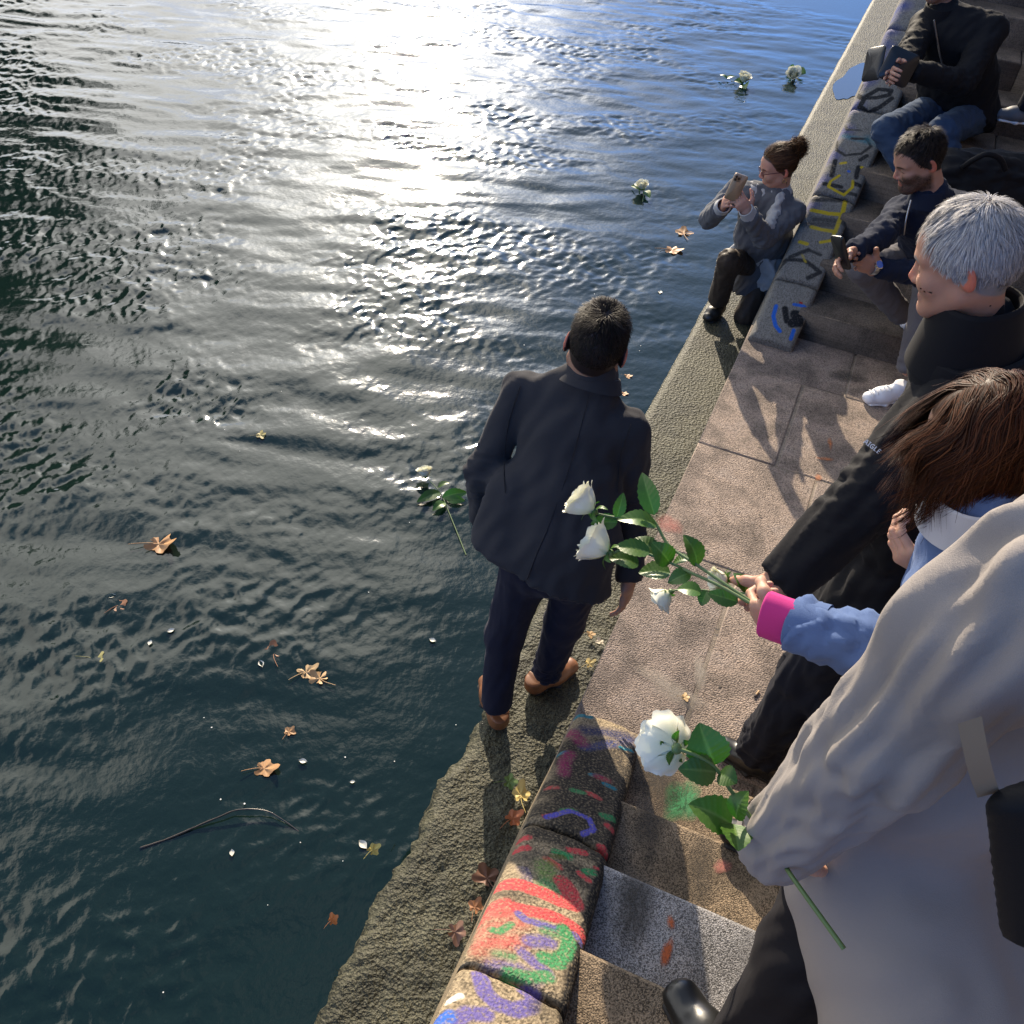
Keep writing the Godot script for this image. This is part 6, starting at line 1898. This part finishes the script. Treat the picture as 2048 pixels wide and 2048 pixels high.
func build_drift() -> void:
	var tan := lin(0.42, 0.22, 0.09)
	var brown := lin(0.26, 0.105, 0.045)
	var pale := lin(0.55, 0.36, 0.17)
	var w := [
		[Vector3(-2.615, -0.625, -2.464), 0.16, 0.4, tan, "curled tan plane leaf floating alone at middle left", 0.9],
		[Vector3(-2.524, -0.625, -2.063), 0.085, 1.2, brown, "small round brown leaf floating at far left", 0.3],
		[Vector3(-1.753, -0.625, -2.147), 0.105, 2.2, brown, "brown pointed leaf afloat just left of the pale pair", 0.5],
		[Vector3(-1.568, -0.625, -2.116), 0.095, 0.9, pale, "pale folded leaf, left half of the touching pair afloat", 0.8],
		[Vector3(-1.497, -0.625, -2.115), 0.095, 2.9, lin(0.5, 0.3, 0.13), "tan leaf, right half of the touching pair afloat", 0.7],
		[Vector3(-2.416, -0.63, -1.777), 0.09, 0.2, lin(0.24, 0.22, 0.07), "yellowish sunken leaf near the left edge", 0.3],
		[Vector3(-1.467, -0.625, -1.825), 0.055, 1.4, tan, "narrow orange leaf scrap standing upright in the water", 0.7],
		[Vector3(-1.462, -0.625, -1.637), 0.10, 0.5, tan, "tan leaf floating above the drifting branch", 0.6],
		[Vector3(-1.234, -0.625, -6.863), 0.16, 0.3, tan, "tan leaf afloat left of the kneeling person, lower one", 0.5],
		[Vector3(-1.228, -0.625, -7.203), 0.16, 1.9, tan, "tan leaf afloat left of the kneeling person, upper one", 0.5],
		[Vector3(-1.013, -0.625, -5.024), 0.055, 0.3, tan, "small orange scrap afloat by the ear of the suited person", 0.5],
		[Vector3(-0.976, -0.625, -4.827), 0.055, 0.1, tan, "small orange scrap afloat by the suited person's neck", 0.5],
		[Vector3(-2.668, -0.62, -3.407), 0.07, 0.7, lin(0.3, 0.25, 0.08), "dull yellow leaf rocking on a dark eddy", 0.6]]
	for q in w.size():
		drift_leaf(w[q][0], w[q][1] * 1.15, w[q][2], w[q][3], w[q][4], 31 + q, w[q][5])
	# pale petals and bits on the water
	var petal := plain("drifted_petal", lin(0.6, 0.58, 0.5), 0.6)
	var bits := [[Vector3(-1.156, -0.625, -2.525), 0.035, "white petal afloat left of the suited person's knee"], [Vector3(-1.13, -0.625, -6.17), 0.05, "white petal afloat below the kneeling person"], [Vector3(-1.342, -0.625, -1.731), 0.035, "grey-green leaf scrap right of the tan leaf"], [Vector3(-2.259, -0.625, -1.951), 0.03, "pale scrap afloat below the brown round leaf"], [Vector3(-1.118, -0.625, -1.736), 0.022, "tiny white petal afloat near the ledge"], [Vector3(-1.367, -0.625, -1.287), 0.028, "thin pale scrap under the drifting branch"], [Vector3(-2.586, -0.625, -2.093), 0.04, "pale sliver beside the round brown leaf"], [Vector3(-1.765, -0.625, -2.069), 0.04, "pale sliver below the brown pointed leaf"], [Vector3(-2.222, -0.625, -2.047), 0.035, "pale sliver right of the round brown leaf"], [Vector3(-0.949, -0.625, -1.521), 0.045, "brownish scrap afloat touching the ledge"]]
	for q in bits.size():
		var sz: float = bits[q][1]
		var f := func(a: float, b: float) -> Vector3:
			var s := a * 2.0 - 1.0
			return Vector3((b - 0.5) * sz, 0.002 + 0.10 * sz * s * s, s * sz * 0.32 * sin(PI * clampf(b, 0.02, 0.98)))
		var o := mesh_node("drifting_petal", grid_mesh(6, 8, f), petal)
		o.position = bits[q][0]
		o.rotation.y = q * 1.7
		tag(o, bits[q][2], "petal", "scraps afloat on the river")
	# foam specks nobody could count
	var rng := RandomNumberGenerator.new()
	rng.seed = 5
	var st := SurfaceTool.new()
	st.begin(Mesh.PRIMITIVE_TRIANGLES)
	for q in 40:
		var z := -rng.randf_range(0.4, 6.5)
		var p := Vector3(rng.randf_range(-0.8, -0.9 + z * 0.6), WATER_Y + 0.005, z)
		var r := rng.randf_range(0.0015, 0.004)
		for k in 6:
			for e in [[0.0, 0], [1.0, k], [1.0, k + 1]]:
				st.set_normal(Vector3.UP)
				st.add_vertex(p + Vector3(cos(TAU * e[1] / 6.0) * r * e[0], 0.002 * (1.0 - e[0]), sin(TAU * e[1] / 6.0) * r * e[0]))
	tag(mesh_node("foam", st.commit(), plain("foam", lin(0.7, 0.7, 0.68), 0.7)), "white specks of foam on the river", "foam", "", "stuff")
	# drifting branch
	var br := thing("branch", Vector3(-1.68, -0.63, -1.161), "thin curved wet branch drifting at lower left", "branch")
	var pts := PackedVector3Array()
	for p in [Vector3(-1.679, -0.628, -1.161), Vector3(-1.606, -0.626, -1.24), Vector3(-1.537, -0.62, -1.328), Vector3(-1.488, -0.613, -1.385), Vector3(-1.443, -0.608, -1.434), Vector3(-1.359, -0.61, -1.475), Vector3(-1.285, -0.618, -1.479), Vector3(-1.18, -0.632, -1.465)]:
		pts.append(p - br.position)
	var sp := smooth_path(pts, 5)
	var rad := PackedFloat32Array()
	for q in sp.size():
		rad.append(lerpf(0.0045, 0.0018, float(q) / sp.size()) * (1.0 + 0.25 * sin(q * 1.9) * cos(q * 0.7)))
	mesh_node("twig", tube(sp, rad, 8), plain("wet_bark", lin(0.045, 0.036, 0.03), 0.3), br)
	# leaves caught on the ledge and landing
	var g := "fallen leaves caught along the ledge"
	var y := LEDGE_Y + 0.014
	drift_leaf(Vector3(-0.51, -0.345, -1.843), 0.075, 0.4, lin(0.10, 0.16, 0.03), "green leaf lying against the near coping", 51, 0.6, g, 0.3)
	drift_leaf(Vector3(-0.448, -0.34, -1.808), 0.10, 2.0, lin(0.55, 0.42, 0.14), "yellow leaf lying against the near coping", 52, 0.7, g, 0.25)
	drift_leaf(Vector3(-0.44, -0.345, -1.711), 0.085, 1.0, lin(0.30, 0.09, 0.03), "russet leaf below the yellow leaf on the ledge", 53, 0.6, g, 0.2)
	drift_leaf(Vector3(-0.431, -0.345, -1.469), 0.12, 2.5, lin(0.16, 0.075, 0.045), "crumpled dark brown leaf, larger of two by the lower coping", 54, 0.9, g, 0.3)
	drift_leaf(Vector3(-0.453, -0.345, -1.259), 0.09, 0.2, lin(0.17, 0.085, 0.055), "crumpled dark brown leaf, lowest on the ledge", 55, 0.9, g, 0.2)
	drift_leaf(Vector3(-0.428, -0.345, -1.36), 0.07, 1.6, lin(0.32, 0.14, 0.06), "small rust leaf between the two dark crumpled leaves", 56, 0.6, g, 0.2)
	drift_leaf(Vector3(-0.425, -0.342, -2.497), 0.06, 0.9, lin(0.55, 0.42, 0.16), "curled yellow leaf on the ledge beside the brown shoe", 57, 0.8, g, 0.2)
	drift_leaf(Vector3(-0.421, -0.342, -2.627), 0.05, 2.4, lin(0.55, 0.48, 0.36), "cream leaf scrap on the ledge edge above the curled yellow leaf", 58, 0.7, g, 0.2)
	drift_leaf(Vector3(-0.474, -0.342, -2.649), 0.05, 0.3, lin(0.40, 0.24, 0.09), "thin tan leaf scrap on the ledge under the suited person's hand", 59, 0.5, g, 0.1)
	drift_leaf(Vector3(-0.838, -0.37, -1.404), 0.06, 1.1, lin(0.45, 0.38, 0.10), "yellow leaf stuck on the outer edge of the ledge", 60, 0.6, g, 0.5)
	drift_leaf(Vector3(-0.841, -0.38, -1.138), 0.05, 1.1, lin(0.45, 0.15, 0.04), "orange leaf stuck low on the outer edge of the ledge", 61, 0.6, g, 0.5)
	drift_leaf(Vector3(-0.013, 0.008, -2.227), 0.045, 0.4, lin(0.50, 0.33, 0.14), "narrow tan leaf lying on the mortar of the landing", 62, 0.4, g)
	var butt := thing("cigarette_butt", Vector3(0.224, 0.006, -2.356), "cigarette butt lying on the landing slab", "cigarette butt")
	var b := mesh_node("filter", tube(PackedVector3Array([Vector3(0, 0, 0), Vector3(0.006, 0, -0.022)]), even(2, 0.004), 10), plain("filter_paper", lin(0.45, 0.30, 0.16), 0.8), butt)
	b.position = Vector3(0, 0.001, 0)
	mesh_node("burnt_end", tube(PackedVector3Array([Vector3(-0.003, 0.001, 0.010), Vector3(0, 0.001, 0)]), even(2, 0.0042), 10), plain("ash", lin(0.07, 0.06, 0.06), 0.9), butt)
	build_held_things()
	paint_marks()


# thin patches of paint, mortar or wet lying on the stone, fading out at their edges
func faded(called: String, c: Color, rough := 0.85) -> StandardMaterial3D:
	var m := plain(called, c, rough)
	m.transparency = BaseMaterial3D.TRANSPARENCY_ALPHA
	m.vertex_color_use_as_albedo = true
	return m


func patch(at: Vector3, sx: float, sz: float, yaw: float, m: Material, sd: int, parent: Node, called: String, full := 0.8) -> MeshInstance3D:
	var n := noise(1.0, 2, sd)
	var sp := noise(160.0, 2, sd)
	var v := PackedVector3Array()
	var nn := PackedVector3Array()
	var c := PackedColorArray()
	var idx := PackedInt32Array()
	var k := 40
	var rings := 8
	for r in rings + 1:
		for i in k:
			var a := TAU * i / k
			var q := float(r) / rings
			var rr := q * (1.0 + n.get_noise_2d(cos(a) * 0.5 + sd * 3.7, sin(a) * 0.5) * 0.5)
			var p := Vector3(cos(a) * sx * rr, 0, sin(a) * sz * rr)
			v.append(p)
			nn.append(Vector3.UP)
			c.append(Color(1, 1, 1, clampf(full * (1.0 - q * q) * (1.0 + sp.get_noise_3dv(p) * 0.8), 0.0, 1.0)))
	for r in rings:
		for i in k:
			var a := r * k + i
			var b := r * k + (i + 1) % k
			idx.append_array([a, b + k, b, a, a + k, b + k])
	var o := mesh_node(called, array_mesh(v, nn, idx, c), m, parent)
	o.position = at
	o.rotation.y = yaw
	return o


func paint_marks() -> void:
	var landing := get_node("landing")
	var steps := get_node("near_stairs")
	var orange := faded("faded_orange_paint", lin(0.50, 0.17, 0.06))
	var pale := faded("pale_mortar", lin(0.42, 0.37, 0.31))
	var grime := faded("grime", lin(0.05, 0.045, 0.04))
	var rose_paint := faded("faded_red_paint", lin(0.48, 0.17, 0.14))
	var y := 0.0062
	for q in [[1660, 885], [1652, 918], [1637, 955]].size():
		patch([Vector3(0.237, 0.006, -4.041), Vector3(0.24, 0.006, -3.899), Vector3(0.229, 0.006, -3.739)][q], [0.014, 0.05, 0.016][q], [0.06, 0.018, 0.03][q], 0.2, orange, 1 + q, landing, "paint_mark", 0.6)
	patch(Vector3(-0.062, 0.006, -2.239), 0.15, 0.05, -0.2, pale, 4, landing, "mortar_smear", 0.4)
	patch(Vector3(0.007, 0.006, -2.374), 0.03, 0.08, 0.2, pale, 5, landing, "mortar_smear", 0.5)
	patch(Vector3(-0.312, 0.006, -3.089), 0.07, 0.06, 0.4, rose_paint, 19, landing, "paint_mark", 0.45)
	patch(Vector3(0.218, 0.006, -4.692), 0.10, 0.08, 0.1, grime, 23, landing, "grime_spot", 0.6)
	var rng := RandomNumberGenerator.new()
	rng.seed = 404
	for q in 22:
		patch(Vector3(rng.randf_range(-0.3, 0.5), 0.006, rng.randf_range(-4.4, -2.1)), rng.randf_range(0.004, 0.012), rng.randf_range(0.004, 0.012), 0.0, grime, 30 + q, landing, "gum_spot", 1.0)
	patch(Vector3(0.085, 0.17, -1.712), 0.06, 0.10, -0.25, faded("green_spray", lin(0.05, 0.26, 0.10)), 7, steps, "paint_mark", 0.85)
	var burnt := faded("orange_paint", lin(0.42, 0.10, 0.03))
	patch(Vector3(0.146, 0.5, -1.079), 0.014, 0.04, 0.05, burnt, 8, steps, "paint_mark", 1.0)
	patch(Vector3(0.137, 0.5, -1.156), 0.010, 0.02, 0.4, burnt, 9, steps, "paint_mark", 0.9)
	patch(Vector3(0.234, 0.335, -1.453), 0.03, 0.02, 0.4, rose_paint, 10, steps, "paint_mark", 0.6)
	patch(Vector3(0.183, 0.335, -1.402), 0.04, 0.14, 0.1, grime, 11, steps, "grime_spot", 0.35)
	patch(Vector3(0.011, 0.335, -1.5), 0.05, 0.14, 0.1, grime, 12, steps, "grime_spot", 0.5)
	patch(Vector3(0.033, 0.5, -1.17), 0.05, 0.14, 0.1, grime, 13, steps, "grime_spot", 0.6)
	patch(Vector3(0.001, 0.17, -1.749), 0.10, 0.10, 0.1, grime, 14, steps, "grime_spot", 0.5)
	# standing water on the far ledge
	var pud := patch(Vector3(-0.50, LEDGE_Y + 0.004, -11.0), 0.13, 0.7, 0.0, faded("puddle_water", lin(0.04, 0.05, 0.06), 0.05), 44, self, "puddle", 0.4)
	tag(pud, "puddle reflecting blue sky on the far ledge", "", "", "structure")


func phone_body(size: Vector3, m: Material) -> ArrayMesh:
	var st := SurfaceTool.new()
	st.begin(Mesh.PRIMITIVE_TRIANGLES)
	var out := PackedVector3Array()
	var r := size.x * 0.16
	for c in 4:
		var cx: float = (size.x / 2 - r) * ([1, -1, -1, 1][c])
		var cy: float = (size.y / 2 - r) * ([1, 1, -1, -1][c])
		for q in 6:
			var a := (c + q / 5.0) * PI / 2
			out.append(Vector3(cx + cos(a) * r, cy + sin(a) * r, 0))
	var ch := size.z * 0.25
	var layers := []
	for e in [[-0.5, -ch], [-0.5 + 0.25, 0.0], [0.5 - 0.25, 0.0], [0.5, -ch]]:
		var ring := PackedVector3Array()
		for p in out: ring.append(Vector3(p.x, p.y, e[0] * size.z) + p.normalized() * e[1])
		layers.append(ring)
	var n := out.size()
	for l in 3:
		for i in n:
			var a: Vector3 = layers[l][i]
			var b: Vector3 = layers[l][(i + 1) % n]
			var c: Vector3 = layers[l + 1][(i + 1) % n]
			var d: Vector3 = layers[l + 1][i]
			for p in [a, c, b, a, d, c]: st.add_vertex(p)
	for i in n:
		for p in [Vector3(0, 0, -size.z / 2), layers[0][i], layers[0][(i + 1) % n]]: st.add_vertex(p)
		for p in [Vector3(0, 0, size.z / 2), layers[3][(i + 1) % n], layers[3][i]]: st.add_vertex(p)
	st.generate_normals()
	return st.commit()


func build_held_things() -> void:
	var glass := plain("camera_glass", lin(0.01, 0.01, 0.012), 0.08)
	var dark := plain("black_phone", lin(0.012, 0.012, 0.014), 0.3)
	# gold phone: its back with three lenses towards us
	var at: Vector3 = Vector3(-0.646, 0.686, -5.097)
	var p := thing("phone", at, "gold phone with three camera lenses in the hands of the kneeling person", "phone")
	var ez := (eye_dir(at) + Vector3(0.1, -0.45, 0.1)).normalized()
	var ey := (Vector3(0.22, 1, 0.1) - ez * ez.dot(Vector3(0.22, 1, 0.1))).normalized()
	p.basis = Basis(ey.cross(ez), ey, ez)
	mesh_node("case", phone_body(Vector3(0.075, 0.155, 0.010), dark), plain("gold_case", lin(0.42, 0.30, 0.20), 0.35, 0.4), p)
	var bump := mesh_node("camera_block", phone_body(Vector3(0.036, 0.038, 0.004), dark), plain("gold_block", lin(0.36, 0.26, 0.18), 0.3, 0.4), p)
	bump.position = Vector3(-0.016, 0.054, 0.0065)
	for q in [Vector3(-0.024, 0.062, 0.010), Vector3(-0.024, 0.046, 0.010), Vector3(-0.008, 0.054, 0.010)]:
		var c := CylinderMesh.new()
		c.top_radius = 0.0068
		c.bottom_radius = 0.0072
		c.height = 0.004
		c.radial_segments = 18
		var l := mesh_node("lens", c, glass, p)
		l.position = q
		l.rotation.x = PI / 2
	# black phone
	at = Vector3(-0.01, 0.959, -4.02)
	p = thing("phone", at, "black phone held by the bearded person, seen edge on", "phone")
	ez = Vector3(-0.55, -0.35, 0.75).normalized()
	ey = (Vector3(-0.45, 1, -0.1) - ez * ez.dot(Vector3(-0.45, 1, -0.1))).normalized()
	p.basis = Basis(ey.cross(ez), ey, ez)
	mesh_node("case", phone_body(Vector3(0.075, 0.155, 0.012), dark), dark, p)
	var scr := mesh_node("screen", phone_body(Vector3(0.069, 0.148, 0.002), dark), glass, p)
	scr.position = Vector3(0, 0, -0.0065)
	# folding case held open
	at = Vector3(-0.117, 1.317, -5.5)
	p = thing("folding_case", at, "black folding tablet case held open by the person in jeans", "case")
	ez = (eye_dir(at) + Vector3(-0.2, 0.1, -0.2)).normalized()
	ey = (Vector3(-0.15, 1, 0.1) - ez * ez.dot(Vector3(-0.15, 1, 0.1))).normalized()
	p.basis = Basis(ey.cross(ez), ey, ez)
	var k := 0
	for q in [[-0.052, -0.5], [0.075, 0.45]]:
		var l := mesh_node("cover", phone_body(Vector3(0.115 if k == 0 else 0.16, 0.165, 0.008), dark), dark, p)
		l.position = Vector3(q[0], 0.0, 0.0)
		l.rotation = Vector3(0, q[1], 0.12 if k == 0 else -0.2)
		k += 1
	# backpack on the steps behind the bearded man
	var black := cloth("black_nylon", lin(0.010, 0.010, 0.012), 6.0, 0.3, 0.15, 0.6)
	var bp := thing("backpack", Vector3(0.531, 0.942, -5.3), "black backpack slung behind the bearded person", "backpack")
	var f := Field.new()
	f.cone(Vector3(0.371, 0.947, -5.25), Vector3(0.713, 0.942, -5.35), 0.12, 0.14, 0.05, Vector3.UP, 1.1)
	f.cone(Vector3(0.481, 0.861, -5.2), Vector3(0.789, 0.821, -5.3), 0.10, 0.12, 0.06)
	late_field("bag_body", bp, black, f, 0.014, [fold(noise(1.0, 3, 92), Vector3(1, 0.2, 0), 0.2, 0.05, 0.02)])
	var loop := smooth_path(PackedVector3Array([Vector3(0.405, 1.03, -5.15) - bp.position, Vector3(0.442, 1.091, -5.12) - bp.position, Vector3(0.486, 1.126, -5.12) - bp.position, Vector3(0.551, 1.11, -5.14) - bp.position, Vector3(0.595, 1.059, -5.16) - bp.position]), 5)
	mesh_node("strap", tube(loop, even(loop.size(), 0.014), 8), black, bp)
	# shoulder bag of the person in beige
	var bag := thing("shoulder_bag", Vector3(0.308, 1.983, -0.6), "black shoulder bag on a tan strap at the beige coat's side", "bag")
	var sf := Field.new()
	sf.cone(Vector3(0.341, 1.984, -0.66), Vector3(0.447, 1.815, -0.66), 0.020, 0.028, 0.02, Vector3(1, 0.1, -0.2), 2.6)
	late_field("bag_body", bag, black, sf, 0.008, [])
	var strap := func(a: float, b: float) -> Vector3:
		var p0: Vector3 = Vector3(0.238, 2.075, -0.64)
		var p1: Vector3 = Vector3(0.302, 1.957, -0.665)
		var w: Vector3 = Vector3(0.31, 1.964, -0.665) - Vector3(0.297, 1.944, -0.665)
		return p0.lerp(p1, b) + w * (a - 0.5) + Vector3(0, 0.0, 0.008 * sin(b * PI)) - bag.position
	mesh_node("strap", grid_mesh(4, 8, strap), cloth("tan_strap", lin(0.34, 0.25, 0.17), 12.0, 0.4, 0.1), bag)


func late_field(called: String, parent: Node3D, m: Material, f: Field, cell: float, folds: Array) -> void:
	jobs.clear()
	add_job(called, parent, m, [[f, cell]], folds)
	job_out = [null]
	run_job(0)
	var r: Array = job_out[0]
	mesh_node(called, array_mesh(r[0], r[1], r[2]), m, parent)
	jobs.clear()


# ---------------------------------------------------------------- trees on the opposite bank, whose reflections darken the water at the left
func build_far_bank() -> void:
	var bark := plain("tree_bark", lin(0.07, 0.06, 0.045), 0.9)
	var leaf := plain("tree_leaves", Color.WHITE, 0.7)
	leaf.vertex_color_use_as_albedo = true
	var rng := RandomNumberGenerator.new()
	rng.seed = 77
	var places := [[-53.5, 22.0, 8.5], [-59.0, 24.0, 9.0], [-66.0, 22.0, 8.0]]
	for t in places.size():
		var a := deg_to_rad(places[t][0])
		var at: Vector3 = Vector3(sin(a), 0, -cos(a)) * places[t][1] + Vector3(0, 0.6, 0)
		var hgt: float = places[t][2]
		var o := thing("plane_tree", at, ["sparse plane tree on the opposite bank, the one farthest along the river", "tall plane tree on the opposite bank, second along the river", "plane tree on the opposite bank leaning over the water", "plane tree on the opposite bank nearest upstream"][t], "tree", "plane trees on the opposite bank")
		var trunk := smooth_path(PackedVector3Array([Vector3(0, -1.2, 0), Vector3(0.2, hgt * 0.3, 0.1), Vector3(-0.1, hgt * 0.6, 0), Vector3(0.2, hgt * 0.9, 0.2)]), 6)
		mesh_node("trunk", tube(trunk, even(trunk.size(), 0.35, 0.06), 10), bark, o)
		var v := PackedVector3Array()
		var n := PackedVector3Array()
		var c := PackedColorArray()
		var idx := PackedInt32Array()
		for k in 16:
			var y := hgt * rng.randf_range(0.32, 0.9)
			var ang := rng.randf() * TAU
			var reach := rng.randf_range(1.6, 4.2) * (1.15 - y / hgt * 0.6)
			var tip := Vector3(cos(ang) * reach, y + rng.randf_range(0.3, 1.8), sin(ang) * reach)
			var limb := smooth_path(PackedVector3Array([Vector3(0, y * 0.86, 0), tip * 0.5 + Vector3(0, y * 0.46, 0), tip]), 4)
			mesh_node("limb", tube(limb, even(limb.size(), 0.10, 0.02), 6), bark, o)
			for q in 230:
				var p := tip * rng.randf_range(0.55, 1.0) + Vector3(0, (1.0 - 0.8) * y * 0.5, 0) + Vector3(rng.randfn(), rng.randfn() * 0.8, rng.randfn()) * 0.75
				var s := rng.randf_range(0.10, 0.2)
				var nn := Vector3(rng.randfn(), rng.randfn() + 0.7, rng.randfn()).normalized()
				var x := nn.cross(Vector3(rng.randfn(), rng.randfn(), rng.randfn())).normalized() * s
				var z := x.cross(nn)
				var i0 := v.size()
				for e in [-x - z, x - z, x * 1.2 + z, -x * 0.7 + z * 1.2]:
					v.append(p + e)
					n.append(nn)
					c.append(Color(0.012, 0.011, 0.008).lerp(Color(0.026, 0.020, 0.012), rng.randf()))
				idx.append_array([i0, i0 + 1, i0 + 2, i0, i0 + 2, i0 + 3])
		mesh_node("crown", array_mesh(v, n, idx, c), leaf, o)
	var bank := mesh_node("opposite_bank", block_mesh(Vector3(260, 2.4, 6), 0.1), mats.step_dark)
	bank.position = Vector3(-26.5, 0.6, -14.0)
	bank.rotation.y = deg_to_rad(62)
	tag(bank, "stone embankment across the river under the plane trees", "", "", "structure")
